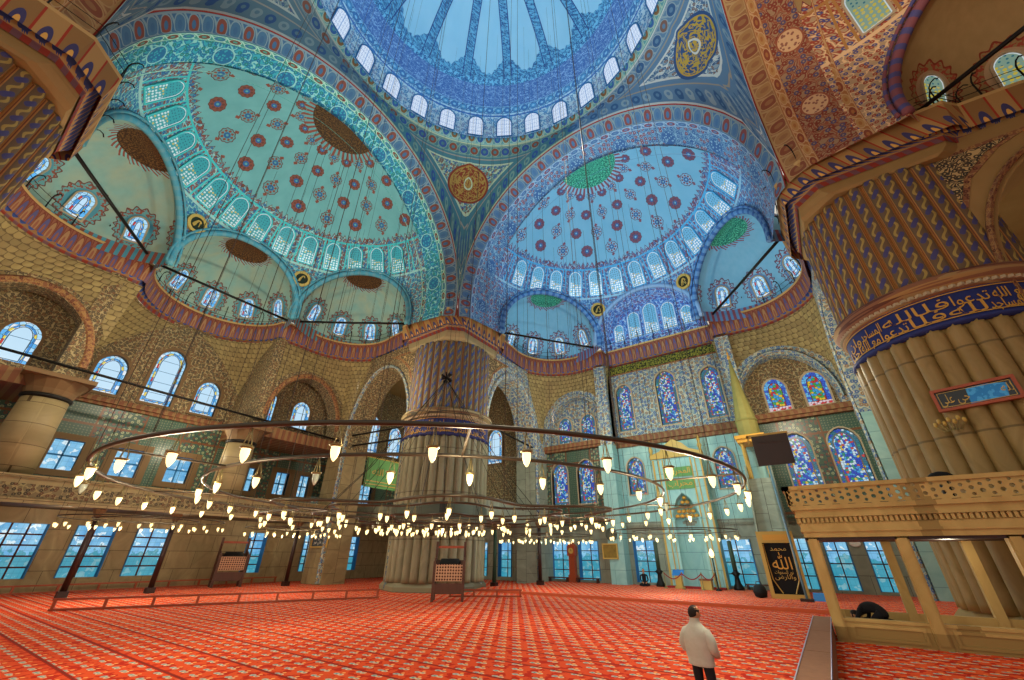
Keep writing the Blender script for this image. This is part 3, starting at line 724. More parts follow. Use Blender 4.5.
def side_walls(k, sg, floral, plaster):
    f = SIDE[k]; far = 'far' if sg > 0 else 'near'
    # plane l = 12.6, open arch to the corner bay
    fm1 = lambda u, v, d: f(sg*(12.6-d), u, v)
    ac = [(A1C-A1W*math.cos(R_(t)), A1S+(A1H-A1S)*math.sin(R_(t))) for t in lsp(0, 180, 25)]
    b = MB(); b.prism([(16.3, 10.6)]+[(A1C-A1W, 10.6)]+ac+[(A1C+A1W, 10.6), (WD+.9, 10.6), (WD+.9, 19.3), (16.3, 19.3)], [], fm1, 0, -2.2)
    lo = MB(); lo.prism([(16.3, 0), (A1C-A1W, 0), (A1C-A1W, 10.6), (16.3, 10.6)], [], fm1, -.05, -2.2); lo.prism([(A1C+A1W, 0), (WD+.9, 0), (WD+.9, 10.6), (A1C+A1W, 10.6)], [], fm1, -.05, -2.2)
    lo.build('wall_jamb_'+WORD[k]+'_'+far, MAT['marble_teal'] if k == 'Q' and sg > 0 else MAT['marble_tan'] if k == 'L' else MAT['marble_grey'], kind='structure')
    for q in (0, 1):
        sc = [(17.0, 18.6), (20.6, 18.6), (19.3, 18.05), (18.0, 16.9), (17.0, 14.6)] if not q else [(17.22, 18.38), (19.7, 18.38), (18.8, 17.95), (17.8, 17.0), (17.22, 15.6)]
        pb = MB(); pb.prism(sc, [], fm1, .04+.05*q, -.05); TR[0] += 1; pb.build('trim_%d' % TR[0], MAT['floral_d'] if q else MAT['bordr'], kind='structure')
    o = b.build('wall_arch_'+WORD[k]+'_'+far, floral, kind='structure')
    pts = [(A1C-(A1W+.25)*math.cos(R_(t)), A1S+(A1H+.3-A1S)*math.sin(R_(t))) for t in lsp(0, 180, 41)]
    b = MB(); b.tube([fm1(u, v, .05) for u, v in [(pts[0][0], 0.1)]+pts+[(pts[-1][0], 0.1)]], .24, 6, r2=.12); TR[0] += 1
    b.build('trim_%d' % TR[0], MAT['floral_b'] if k != 'R' else MAT['bordr'], kind='structure')
    # plane d = WD, blind arch
    fm2 = (lambda u, v, d: f(sg*u, WD-d, v))
    zs = A2H+.8
    b = MB(); xa = (4.9 if sg > 0 else 5.8) if k == 'L' else 5.2; b.prism([(xa, 11.4), (12.8, 11.4), (12.8, 19.3), (xa, 19.3)], [hole_arch(A2C, A2W, 11.8, A2S, A2H)], fm2, 0, -1.3); b.build('wall_blind_'+WORD[k]+'_'+far, floral, kind='structure')
    b = MB(); b.tube([fm2(u, v, .05) for u, v in [(A2C+(A2W+.22)*math.cos(R_(t)), A2S+(A2H+.25-A2S)*math.sin(R_(t))) for t in lsp(0, 180, 33)]], .22, 6, r2=.1); TR[0] += 1
    b.build('trim_%d' % TR[0], MAT['bordr'] if k != 'Q' else MAT['floral_b'], kind='structure')
for k in 'LQR':
    for sg in (1, -1):
        if k == 'R' and sg < 0: continue
        squinch(k, sg); side_walls(k, sg, MAT['plaster'] if k == 'R' else MAT['floral'] if k != 'Q' else MAT['floral_b'], MAT['plaster'])

# ---- qibla wall proper
fq = lambda u, v, d: Vector((u, 27.7-d, v))
wins_low = [(-14.9, 1.5), (-11.75, 1.9), (-8.9, 1.9), (-3.9, 1.7), (2.95, 2.0), (6.9, 1.0), (8.95, 1.25), (11.1, 1.25), (15, 1.5), (18, 1.5)]
b = MB(); b.prism([(-31.5, 0), (27, 0), (27, 4.6), (-31.5, 4.6)], [off(rect(w, 3.0), c, .3) for c, w in wins_low] + [off(rect(1.6, 3.0), c, .3) for c in (-26, -21, -18)], fq, 0, -.8)
b.build('wall_qibla', MAT['marble_grey'], kind='structure')
for c, w in wins_low + [(-26, 1.6), (-21, 1.6), (-18, 1.6)]:
    fm = frame3((c, 28.25, .3), (1, 0, 0), (0, 0, 1)); fm2 = lambda u, v, d, fm=fm: fm(u, v, d)
    wo = window(fm2, rect(w, 3.0), PANE['grid'], MAT['mullion'], .05, .12, .02, (2, 4, .035))
    b = MB(); 
    for s_ in (-1, 1): b.box(s_*(w/2+.0)-.03, s_*(w/2)+.03, 0, 3.0, .05, .62, fm)
    b.build('window_jamb', MAT['jamb'], wo)
# middle storey
b = MB(); b.prism([(-5.5, 4.6), (5.5, 4.6), (5.5, 11.0), (-5.5, 11.0)], [off(arch(1.5, 3.1), c, 6.9) for c in (-3.7, 3.6)], fq, 0, -.5); b.build('wall_mihrab_panel', MAT['marble_teal'], kind='structure')
for c in (-3.7, 3.6): window(frame3((c, 28.0, 6.9), (1, 0, 0), (0, 0, 1)), arch(1.5, 3.1), PANE['rich'], MAT['frame_w'], .1, .38)
for sg in (-1, 1):
    x0, x1 = (-13, -5.5) if sg < 0 else (5.5, 13)
    cs = (-11.2, -8.4) if sg < 0 else (8.6, 11.4)
    fs = lambda u, v, d: Vector((u, 27.3-d, v))
    b = MB(); b.prism([(x0, 4.6), (x1, 4.6), (x1, 11.4), (x0, 11.4)], [off(arch(1.75, 3.9), c, 6.4) for c in cs], fs, 0, -.6); b.build('wall_tiled_'+('left' if sg < 0 else 'right'), MAT['tile'], kind='structure')
    for c in cs: window(frame3((c, 27.75, 6.4), (1, 0, 0), (0, 0, 1)), arch(1.75, 3.9), PANE['rich'], MAT['frame_w'], .1, .46)
    # recessed lunette wall behind the blind arch, two windows
    cu = (-11.0, -8.3) if sg < 0 else (8.2, 11.0)
    cu = (-10.6, -8.0) if sg < 0 else (8.4, 11.0)
    b = MB(); b.box(x0, x1, 28.0, 28.4, 11.4, 17.5); b.build('wall_lunette_'+('left' if sg < 0 else 'right'), MAT['floral_b'] if sg < 0 else MAT['floral'], kind='structure')
    for c in cu: window(frame3((c, 28.0, 12.3), (1, 0, 0), (0, 0, 1)), arch(1.5, 2.6), PANE['rich'] if sg < 0 else PANE['gem'], MAT['frame_w'], .14, .12, .04)
# upper storey with three tall windows
b = MB(); b.prism([(-5.3, 11.9), (5.3, 11.9), (5.3, 18.2), (-5.3, 18.2)], [off(arch(w, h), c, 12.5) for c, w, h in ((-3.9, 1.5, 4.6), (.15, 1.75, 5.1), (4.0, 1.5, 4.6))], fq, 0, -.5); b.build('wall_upper', MAT['floral_b'], kind='structure')
for c, w, h in ((-3.9, 1.5, 4.6), (.15, 1.75, 5.1), (4.0, 1.5, 4.6)): window(frame3((c, 28.0, 12.5), (1, 0, 0), (0, 0, 1)), arch(w, h), PANE['rich'], MAT['frame_w'], .12, .38)
b = MB(); b.box(-5.3, 5.3, 27.6, 28.2, 18.2, 19.1); b.build('wall_band', MAT['bordr'], kind='structure')
b = MB(); b.box(-5.2, 5.2, 27.5, 27.6, 18.3, 19.05); TR[0] += 1; b.build('trim_%d' % TR[0], MAT['band_k'], kind='structure')
def ledge(fm, u0, u1, z0, z1, d, mat):
    b = MB()
    for a, c, e in ((0, .35, d*.55), (.35, .8, d), (.8, 1, d*.7)): b.box(u0, u1, z0+(z1-z0)*a, z0+(z1-z0)*c, -.3, e, fm)
    TR[0] += 1; b.build('trim_%d' % TR[0], mat, kind='structure')
ledge(fq, -5.5, 5.5, 11.0, 11.9, .45, MAT['ledge'])
for x0, x1 in ((-12.8, -5.5), (5.5, 12.8)): ledge(lambda u, v, d: Vector((u, 27.1-d, v)), x0, x1, 11.3, 11.95, .35, MAT['ledge'])
ledge(fq, -31, 27, 4.3, 4.7, .2, MAT['marble_grey'])
# corner buttresses flanking the mihrab bay
for sg in (-1, 1):
    b = MB(); b.box(sg*5.2 if sg > 0 else -6.5, 6.5 if sg > 0 else -5.2, 26.5, 28.3, 0, 11.2); b.build('wall_buttress_'+('left' if sg < 0 else 'right'), MAT['marble_teal'], kind='structure')
    b = MB(); b.box(sg*5.2 if sg > 0 else -6.3, 6.3 if sg > 0 else -5.2, 26.55, 28.3, 11.2, 19.1); b.build('wall_pilaster_'+('left' if sg < 0 else 'right'), MAT['floral_b'], kind='structure')

# ---- left wall
OY = -.5
fl_ = lambda u, v, d: Vector((-31.5+d, u+OY, v))
low = [(-6.9, 1.75), (-3.55, 2.3), (-.05, 2.0), (3.15, 2.0), (10.5, 1.5), (15.5, 1.5), (20, 1.5)]
b = MB(); b.prism([(-16, -.1), (28, -.1), (28, 4.9), (-16, 4.9)], [off(rect(w, 3.0), c, .75) for c, w in low], fl_, 0, -.8); b.build('wall_left', MAT['marble_tan'], kind='structure')
for c, w in low:
    fm = frame3((-32.05, c+OY, .75), (0, 1, 0), (0, 0, 1))
    wo = window(fm, rect(w, 3.0), PANE['grid'], MAT['mullion'], .05, .12, .02, (3 if w > 2.1 else 2, 5, .045))
    b = MB()
    for s_ in (-1, 1): b.box(s_*(w/2)-.03, s_*(w/2)+.03, 0, 3.0, .05, .62, fm)
    b.build('window_jamb', MAT['jamb'], wo)
# gallery storey
gw = [(-6.7, 1.3), (-3.4, 1.5), (-.1, 1.5), (3.1, 1.5), (8.3, .9), (11.2, 1.2), (13.4, 1.0), (20.5, 1.6)]
b = MB(); b.prism([(-16, 4.9), (28, 4.9), (28, 11.6), (-16, 11.6)], [off(rect(w, 1.9), c, 6.95) for c, w in gw], fl_, 0, -.5); b.build('wall_gallery', MAT['tile'], kind='structure')
for c, w in gw:
    fm = frame3((-31.9, c+OY, 6.95), (0, 1, 0), (0, 0, 1)); window(fm, rect(w, 1.9), PANE['grid'], MAT['jamb'], .06, .36, .02, (2, 2, .05), barmat=MAT['jamb'])
    b = MB(); b.prism([(-w/2-.5, -.4), (w/2+.5, -.4), (w/2+.5, 2.3), (-w/2-.5, 2.3)], [rect(w, 1.9)], fm, .38, .46); TR[0] += 1; b.build('trim_%d' % TR[0], MAT['frame_b'], kind='structure')
# upper mid wall with three stained windows
wl = ((-3.2, 1.75, 2.9), (0.0, 1.95, 4.6), (3.2, 1.75, 2.9))
b = MB(); b.prism([(-5.6, 11.6), (5.6, 11.6), (5.6, 19.3), (-5.6, 19.3)], [off(arch(w, h), c, 12.4) for c, w, h in wl], fl_, 0, -.5); b.build('wall_left_upper', MAT['floral'], kind='structure')
for c, w, h in wl: window(frame3((-31.9, c+OY, 12.4), (0, 1, 0), (0, 0, 1)), arch(w, h), PANE['pale'], MAT['frame_b'], .22, .45)
ledge(fl_, -5.6, 5.6, 11.45, 12.05, .4, MAT['ledge'])
# returns of the middle bay and the outer wall piers with recesses
for sg in (-1, 1):
    b = MB(); b.box(-31.6, -26.93, (5.35 if sg > 0 else -6.2)+OY, (6.2 if sg > 0 else -5.35)+OY, 11.2, 19.3); b.build('wall_return_left_'+('far' if sg > 0 else 'near'), MAT['floral'], kind='structure')
    b = MB(); b.box(-29.6, -29.2, (5.3 if sg > 0 else -13), (13 if sg > 0 else -5.3), 11.2, 17.6); b.build('wall_recess_left_'+('far' if sg > 0 else 'near'), MAT['floral'], kind='structure')
    for c in ((9.7, 7.4) if sg > 0 else (-8.6,)): window(frame3((-29.2, c if c != 7.4 else 6.75, 12.1), (0, 1, 0), (0, 0, 1)), arch(1.65 if c != 7.4 else .9, 2.9), PANE['pale'], MAT['frame_b'], .15, .12, .05)
    b = MB(); b.prism([(5.2*sg+OY, 10.6), (13*sg, 10.6), (13*sg, 11.45), (5.2*sg+OY, 11.45)], [], lambda u, v, d: Vector((-26.9+d, u, v)), -4.6, .2); TR[0] += 1; b.build('trim_%d' % TR[0], MAT['ledge'], kind='structure')
# squinch under the middle exedra
def mid_squinch(k, oy):
    f = SIDE[k]; V, F, U = [], [], []; N, nv = 61, 10
    for i in range(N):
        t = i/(N-1); a = R_(8+t*164); tp = Vector((MXC[0]+5.2*math.cos(a), MXC[1]+5.2*math.sin(a)))
        if t < .28: q = t/.28; bt = Vector((5.4, WD+q*(31.5-WD))); zb = 18.4-4.0*q*q
        elif t > .72: q = (1-t)/.28; bt = Vector((-5.4, WD+q*(31.5-WD))); zb = 18.4-4.0*q*q
        else: q = (t-.28)/.44; bt = Vector((5.4-10.8*q, 31.45)); x = abs(2*q-1); zb = 19.2-4.8*(x**1.6)
        for m_ in range(nv):
            w = m_/(nv-1); c = tp.lerp(bt, w**.85); z = 19.1+(zb-19.1)*w; V.append(f(c.x+oy, c.y, z)); U.append((t*16, z))
    for i in range(N-1):
        for m_ in range(nv-1): F.append((i*nv+m_, (i+1)*nv+m_, (i+1)*nv+m_+1, i*nv+m_+1))
    struct('ceiling_squinch_'+WORD[k]+'_middle', V, F, MAT['muq'], uv=U, smooth=True)
mid_squinch('L', OY*.6); mid_squinch('R', 0)
# right side, mostly behind the pier
b = MB(); b.prism([(6, 0), (28, 0), (28, 20), (6, 20)], [off(arch(1.8, 3.2), 17.5, 12.0)], lambda u, v, d: Vector((31.5-d, u, v)), 0, -.6); b.build('wall_right', MAT['floral'], kind='structure')
window(frame3((31.9, 17.5, 12.0), (0, -1, 0), (0, 0, 1)), arch(1.8, 3.2), PANE['pale'], MAT['frame_b'], .2, .4)
# corner bays: ceilings, back walls, gallery slabs
b = MB(); b.box(-31.5, -13.4, 27.7, 28.2, 4.6, 20); b.build('wall_corner_left', MAT['floral'], kind='structure')
b = MB(); b.box(-32, -31.5, 13.5, 28, 11.6, 20); b.build('wall_corner_outer', MAT['floral'], kind='structure')
window(frame3((-31.5, 19.5, 12.4), (0, 1, 0), (0, 0, 1)), arch(2.0, 4.2), PANE['pale'], MAT['frame_b'], .2, .14, .05)
window(frame3((-31.5, 22.9, 12.4), (0, 1, 0), (0, 0, 1)), arch(1.8, 3.6), PANE['pale'], MAT['frame_b'], .2, .14, .05)
window(frame3((-19.5, 27.7, 11.2), (1, 0, 0), (0, 0, 1)), arch(1.9, 3.8), PANE['pale'], MAT['frame_b'], .2, .14, .05)
b = MB(); b.box(13.4, 31.5, 27.7, 28.2, 4.6, 20); b.build('wall_corner_right', MAT['floral'], kind='structure')
b = MB(); b.box(-32, -14, 14, 28, 20, 20.3); b.box(14, 32, 14, 28, 20, 20.3); b.build('ceiling_corner_bays', MAT['plaster'], kind='structure')
# gallery slab with parapet on the left
b = MB(); b.box(-31.5, -25.8, -13, 13, 4.6, 5.0); b.cur = 0; b.box(-31.5, -13.5, 17, 27.6, 4.75, 5.15); b.build('floor_gallery', MAT['marble_tan'], kind='structure')
b = MB(); b.box(-26.0, -25.7, -13, 13.2, 4.45, 5.85); b.box(-26.05, -25.63, -13, 13.2, 5.7, 5.85); b.box(-26.1, -25.6, -13, 13.2, 4.45, 4.7); b.build('wall_parapet_left', MAT['marble_tan'], kind='structure')
b = MB(); b.box(-31, -13.5, 17.2, 17.5, 4.6, 6.2); b.box(-13.6, -13.3, 17.2, 27.5, 4.6, 6.2); b.build('wall_parapet_corner', MAT['marble_grey'], kind='structure')
b = MB(); b.box(-25.69, -25.66, -13, 13.1, 4.75, 5.4); TR[0] += 1; b.build('trim_%d' % TR[0], floral_mat('gallery_frieze', '#6f6146', '#3a3226', '#5a3a26', '#8f8058', 3.0), kind='structure')

# ---- floor
V = [(x, y, 0) for y in (-30, 16.1) for x in (-32, 32)]
struct('floor', V, [(0, 1, 3, 2)], MAT['carpet'], uv=[(v[0], v[1]) for v in V])
b = MB(); V = [(x, y, z) for z in (0, .14) for y in (16.1, 28.3) for x in (-12.5, 32)]
b.raw(V, [(4, 5, 7, 6), (0, 1, 5, 4), (0, 4, 6, 2)], [(v[0], v[1]+(v[2])*.1) for v in V]); b.build('floor_qibla_step', MAT['carpet'], kind='structure')
b = MB(); b.box(-12.5, 32, 16.02, 16.14, 0, .15); TR[0] += 1; b.build('trim_%d' % TR[0], flat('orange_kerb', '#c9603a'), kind='structure')
V = [(x, y, 0.0) for y in (16.1, 28.3) for x in (-32, -12.5)]
struct('floor_corner', V, [(0, 1, 3, 2)], MAT['carpet'], uv=[(v[0], v[1]) for v in V])

#@@PART2
# ================================================================== piers, columns, iron work
ARF = {'ا':('FE8D','FE8E',None,None),'ب':('FE8F','FE90','FE91','FE92'),'ت':('FE95','FE96','FE97','FE98'),'ج':('FE9D','FE9E','FE9F','FEA0'),'ح':('FEA1','FEA2','FEA3','FEA4'),
'د':('FEA9','FEAA',None,None),'ر':('FEAD','FEAE',None,None),'س':('FEB1','FEB2','FEB3','FEB4'),'ع':('FEC9','FECA','FECB','FECC'),'ف':('FED1','FED2','FED3','FED4'),'ق':('FED5','FED6','FED7','FED8'),
'ل':('FEDD','FEDE','FEDF','FEE0'),'م':('FEE1','FEE2','FEE3','FEE4'),'ن':('FEE5','FEE6','FEE7','FEE8'),'ه':('FEE9','FEEA','FEEB','FEEC'),'و':('FEED','FEEE',None,None),'ي':('FEF1','FEF2','FEF3','FEF4'),'ز':('FEAF','FEB0',None,None),'ش':('FEB5','FEB6','FEB7','FEB8'),'ص':('FEB9','FEBA','FEBB','FEBC')}
def arabic(t):
    """joins the letters and lays them out for left-to-right setting"""
    o = []
    for i, ch in enumerate(t):
        if ch not in ARF: o.append(ch); continue
        iso, fin, ini, med = ARF[ch]; pv = i > 0 and t[i-1] in ARF and ARF[t[i-1]][2]; nx = i+1 < len(t) and t[i+1] in ARF and ini
        o.append(chr(int((med if pv and nx else fin if pv else ini if nx else iso) or fin, 16)))
    return ''.join(o[::-1])
def letters(name, body, size, mapf, mat, parent=None, ext=.02, width=None, fine=False):
    cu = bpy.data.curves.new('lettering', 'FONT'); cu.body = body; cu.size = size; cu.extrude = ext; cu.align_x = 'CENTER'; cu.resolution_u = 3
    t = bpy.data.objects.new('lettering', cu); COL.objects.link(t); bpy.context.view_layer.update()
    me = bpy.data.meshes.new_from_object(t.evaluated_get(bpy.context.evaluated_depsgraph_get())); bpy.data.objects.remove(t); bpy.data.curves.remove(cu)
    if fine:
        bm = bmesh.new(); bm.from_mesh(me); bmesh.ops.triangulate(bm, faces=bm.faces[:]); bmesh.ops.subdivide_edges(bm, edges=[e for e in bm.edges if e.calc_length() > .25], cuts=2); bm.to_mesh(me); bm.free()
    k = 1.0
    if width:
        xs = [v.co.x for v in me.vertices]; k = width/max(max(xs)-min(xs), 1e-3); c = (max(xs)+min(xs))/2
        for v in me.vertices: v.co.x = (v.co.x-c)*k
    for v in me.vertices: v.co = mapf(v.co.x, v.co.y, v.co.z)
    me.materials.clear(); me.materials.append(mat)
    o = bpy.data.objects.new(name, me); COL.objects.link(o)
    if parent: o.parent = parent
    return o
def pier(label, cx, cy, shaft, reed, txt, face, words_):
    t = thing('fluted_pier', label, 'pier', (cx, cy, 0)); NR = 34; CB = 11.5
    def reeds(z0, z1, r, amp, mat, name, per=8):
        zs = [z0, z0+.02] + lsp(z0+.3, z1-.75, 8) + lsp(z1-.6, z1-.02, 6) + [z1]; V, F, U = [], [], []; n = NR*per
        for z in zs:
            h = z-(z1-.62)
            for i in range(n+1):
                q = (i % per)/per-.5; edge = math.sqrt(max(0, 1-(q*2)**2)); lim = 1.0
                if h > 0: lim = 1.0 if abs(q*2) < math.sqrt(max(0, 1-(h/.6)**2)) else 0.0
                a = 2*PI*i/n; rr = r+amp*edge*lim if z > z0+.01 else r
                V.append((rr*math.cos(a), rr*math.sin(a), z)); U.append((i/per, z))
        for j in range(len(zs)-1):
            for i in range(n): F.append((j*(n+1)+i, j*(n+1)+i+1, (j+1)*(n+1)+i+1, (j+1)*(n+1)+i))
        o = mesh(name, V, F, mat, uv=U, parent=t, smooth=True); w = n+1
        for e in o.data.edges:
            a, c = e.vertices
            if abs(a-c) == w and (a % w) % per == 0: e.use_edge_sharp = True
        return o
    b = MB(); b.lathe([(3.8, 0), (3.8, .28), (3.7, .4), (3.6, .5), (3.4, .55)], n=8, cap=False); b.build('plinth', shaft, t)
    reeds(.5, 10.3, 3.34, .24, shaft, 'shaft')
    if shaft is MAT['shaft_c']: b = MB(); b.lathe([(3.5, 3.3), (3.66, 3.4), (3.66, 5.3), (3.5, 5.45)], n=64, cap=False); b.build('plain_course', MAT['marble_dark'], t, smooth=True)
    b = MB(); b.lathe([(3.4, 10.2), (3.62, 10.26), (3.64, 10.38), (3.5, 10.44), (3.5, 11.65), (3.4, 11.7)], n=72, cap=False); sb = b.build('inscription_band', MAT['navy'], t, smooth=True)
    b = MB(); b.lathe([(3.46, 11.62), (3.6, 11.66), (3.64, 11.85), (3.76, 11.95), (3.86, 12.15), (3.8, 12.35), (3.55, 12.45), (3.2, 12.5)], n=72, cap=False); b.build('moulding', MAT['bordr'] if reed is MAT['reedw'] else MAT['floral'], t, smooth=True)
    V, F, U = grid(lambda i, j: ((lambda a, r: (r*math.cos(a), r*math.sin(a), [11.7, 11.72, 11.84, 11.86][j]))(2*PI*i/360, (3.66+.045*math.cos(PI*i/2)) if j in (1, 2) else 3.6), (i, j)), range(361), range(4))
    mesh('bead_course', V, F, MAT['frame_w'], uv=U, parent=t)
    reeds(12.4, 18.55, 3.28, .2, reed, 'painted_reeds')
    if txt:
        for row, (yo, sz, ws) in enumerate(((10.98, .62, words_), (10.55, .6, words_[::-1]))):
            n_ = len(ws)
            for i, wd in enumerate(ws):
                ac = face+R_(132/n_)*(i-(n_-1)/2+(.2 if row else 0))*-1
                letters('script', arabic(wd), sz, lambda x, y, z, ac=ac, yo=yo: Vector((math.cos(ac+x/3.53)*(3.52+z), math.sin(ac+x/3.53)*(3.52+z), yo+y)), MAT['script'], sb, .012, 3.5*R_(132/n_)*.93, True)
        b = MB(); b.lathe([(3.52, 10.5), (3.54, 10.5), (3.54, 10.54), (3.52, 10.54)], n=72, cap=False); b.build('fillet', MAT['script'], sb)
        b = MB(); b.lathe([(3.52, 11.54), (3.54, 11.54), (3.54, 11.58), (3.52, 11.58)], n=72, cap=False); b.build('fillet', MAT['script'], sb)
    # square capital block with cut corners and its painted cornice
    def oct_(h, c): return [(h, -h+c), (h, h-c), (h-c, h), (-h+c, h), (-h, h-c), (-h, -h+c), (-h+c, -h), (h-c, -h)]
    b = MB(); V, F, U = [], [], []
    prof = [(18.4, 3.3, 1.4), (18.55, 3.38, 1.25), (18.85, 3.36, 1.0), (19.15, 3.34, .9), (20.7, 3.34, .9)]
    for z, h, c in prof:
        for p in oct_(h, c): V.append((p[0], p[1], z)); U.append((p[0]+p[1], z))
    for j in range(len(prof)-1):
        for i in range(8): F.append((j*8+i, j*8+(i+1) % 8, (j+1)*8+(i+1) % 8, (j+1)*8+i))
    F.append(tuple(range(8))[::-1]); b.raw(V, F, U); b.build('capital', MAT['plaster'] if reed is MAT['reedw'] else MAT['plaster_c'], t)
    V, F, U = [], [], []; H = 15.5-CB; pr = [(o if q else 2.5, z, v) for q, (o, z, v) in enumerate(CPROF)]
    for o, z, v in pr:
        P8 = oct_(H-o, 1.15-o*.25); P8 = P8+P8[:1]; L = 0
        for i, p in enumerate(P8):
            if i: L += math.hypot(p[0]-P8[i-1][0], p[1]-P8[i-1][1])
            V.append((p[0], p[1], z)); U.append((L, v))
    for j in range(len(pr)-1):
        for i in range(8): F.append((j*9+i, j*9+i+1, (j+1)*9+i+1, (j+1)*9+i))
    mesh('cornice', V, F, MAT['cornice'], uv=U, parent=t)
    return t
PX = 15.5
face_r = math.atan2(CY-PX, CX-PX)
pier_c = pier('massive fluted pier standing free at the middle of the hall, wooden pulpit at its foot', -PX, PX, MAT['shaft_c'], MAT['reedc'], True, math.atan2(CY-PX, CX+PX), ['والله', 'علي نور', 'السموات', 'والارض', 'من نور'])
pier_r = pier('giant fluted pier with gold script on a navy band, rising behind the marble loge', PX, PX, MAT['shaft'], MAT['reedw'], True, face_r, ['احدا', 'مع الله', 'تدعوا', 'فلا', 'لله', 'المساجد', 'وان'])
pier_l = pier('painted pier cut off by the top left corner, ochre cornice on its head', -14.6, -14.6, MAT['shaft'], MAT['reedw'], False, 0, [])
def column(label, x, y, z0, z1, r):
    t = thing('gallery_column', label, 'column', (x, y, z0), 0, 'marble columns of the left gallery'); h = z1-z0
    b = MB(); b.lathe([(r*1.25, 0), (r*1.25, .25), (r*1.12, .4), (r*1.0, .5)], n=24); b.build('base', MAT['plaster'], t, True)
    b = MB(); b.lathe([(r, .45), (r*.97, h*.5), (r*.92, h-1.3)], n=32); b.build('shaft', MAT['marble_tan'], t, True)
    b = MB(); b.lathe([(r*.95, h-1.35), (r*1.02, h-1.3), (r*1.02, h-1.15), (r*.94, h-1.1)], n=32); b.build('collar', MAT['iron'], t, True)
    b = MB(); b.lathe([(r*.95, h-1.12), (r*1.05, h-.8), (r*1.35, h-.25), (r*1.4, h-.2)], n=16); q = r*1.4; b.box(-q, q, -q, q, h-.25, h); b.build('capital', MAT['frame_b'], t)
column('thick marble gallery column at the left edge, under the painted arch', -27.1, -6.3, 5.1, 11.4, 1.1)
column('gallery column with pale capital, right of the three stained windows', -27.1, 4.7, 5.1, 11.0, 1.05)
# rods across the exedrae and along the arcades
def rod(name, a, b, r, label, group=None):
    a, b = Vector(a), Vector(b); t = MB(); t.tube([a, a.lerp(b, .5)-Vector((0, 0, .03)), b], r, 8); return tag(t.build(name, MAT['iron'], smooth=True), label, 'tie rod', group)
f = SIDE['L']
rod('tie_rod', f(-11.9, 17.3, 20.95), f(-5.3, 26.2, 20.95), .1, 'black iron tie rod across the leftmost teal exedra')
rod('tie_rod', f(-5.0, 26.4, 20.95), f(5.0, 26.4, 20.95), .1, 'black iron tie rod across the middle teal exedra')
rod('tie_rod', f(5.3, 26.2, 20.95), f(11.9, 17.3, 20.95), .1, 'black iron tie rod across the teal exedra beside the middle pier')
f = SIDE['Q']
rod('tie_rod', f(-11.9, 17.3, 20.95), f(-5.3, 26.2, 20.95), .1, 'black iron tie rod across the left blue exedra')
rod('tie_rod', f(11.9, 17.3, 20.95), f(5.3, 26.2, 20.95), .1, 'black iron tie rod across the right blue exedra')
f = SIDE['R']
rod('tie_rod', f(11.9, 17.3, 20.95), f(5.3, 26.2, 20.95), .1, 'thick black tie rod across the ochre exedra at the top right')
rod('tie_rod', (-27, -15, 12.6), (-26.6, 12.9, 11.6), .085, 'long thin black rod running in front of the left stained windows')
rod('tie_rod', (-25.2, 12.9, 11.9), (-17.8, 14.5, 12.3), .085, 'upper black rod across the arch left of the middle pier')
rod('tie_rod', (-25.2, 13.1, 11.0), (-17.8, 14.5, 11.2), .085, 'lower black rod across the arch left of the middle pier')
rod('tie_rod', (-12.9, 17.6, 12.2), (-12.9, 25.2, 11.6), .085, 'black rod across the arch right of the middle pier')
# railings on the cornices
def railing(k, label, step=1.45):
    path = [Vector(p) for p in PATH[k]]; f = SIDE[k]; t = thing('iron_railing', label, 'railing', f(0, 20, 20.87)); o = f(0, 20, 20.87)
    L = [0]
    for a, b in zip(path, path[1:]): L.append(L[-1]+(b-a).length)
    def at(s):
        j = max(i for i in range(len(L)-1) if L[i] <= s+1e-9); w = (s-L[j])/max(L[j+1]-L[j], 1e-6); a, b = path[j], path[j+1]; d = (b-a).normalized(); q = a.lerp(b, min(w, 1)); n = Vector((d.y, -d.x)); return q+n*.15, n
    N = int(L[-1]/step); tops = [[], []]
    for i in range(N+1):
        s = min(L[-1]*i/N, L[-1]-1e-4); q, n = at(s); P = lambda o_, z: f(q.x+n.x*o_, q.y+n.y*o_, z)-o
        b = MB(); b.tube([P(0, 20.85), P(0, 21.75), P(-.05, 21.95), P(-.2, 22.1), P(-.4, 22.1), P(-.5, 21.95)], .035, 5); b.build('post', MAT['iron'], t)
    for z in (21.3, 21.75):
        pts = []
        for s in lsp(0, L[-1]-1e-4, 90): q, n = at(s); pts.append(f(q.x, q.y, z)-o)
        b = MB(); b.tube(pts, .022, 4); b.build('wire', MAT['iron'], t)
def pier_rail(label, cx, cy):
    H = 3.9; c = 1.1; P8 = [(H, -H+c), (H, H-c), (H-c, H), (-H+c, H), (-H, H-c), (-H, -H+c), (-H+c, -H), (H-c, -H)]; t = thing('iron_railing', label, 'railing', (cx, cy, 20.87))
    pts = []
    for i in range(8):
        a, b_ = Vector(P8[i]), Vector(P8[(i+1) % 8]); n = max(1, round((b_-a).length/1.45)); pts += [a.lerp(b_, q/n) for q in range(n)]
    for p in pts:
        d = p.normalized(); b = MB(); b.tube([(p.x+d.x*o, p.y+d.y*o, z) for o, z in ((0, 0), (0, .9), (.05, 1.1), (.2, 1.25), (.4, 1.25), (.5, 1.1))], .03, 5); b.build('post', MAT['iron'], t)
    for z in (.45, .9): b = MB(); b.tube([(p.x, p.y, z) for p in pts], .02, 4, True); b.build('wire', MAT['iron'], t)
pier_rail('black iron railing with hooked posts around the head of the middle pier', -15.5, 15.5)
pier_rail('black iron railing with hooked posts around the head of the giant right pier', 15.5, 15.5)
pier_rail('black iron railing with hooked posts above the cropped top left pier', -14.6, -14.6)
railing('L', 'thin black iron railing along the cornice under the teal half dome')
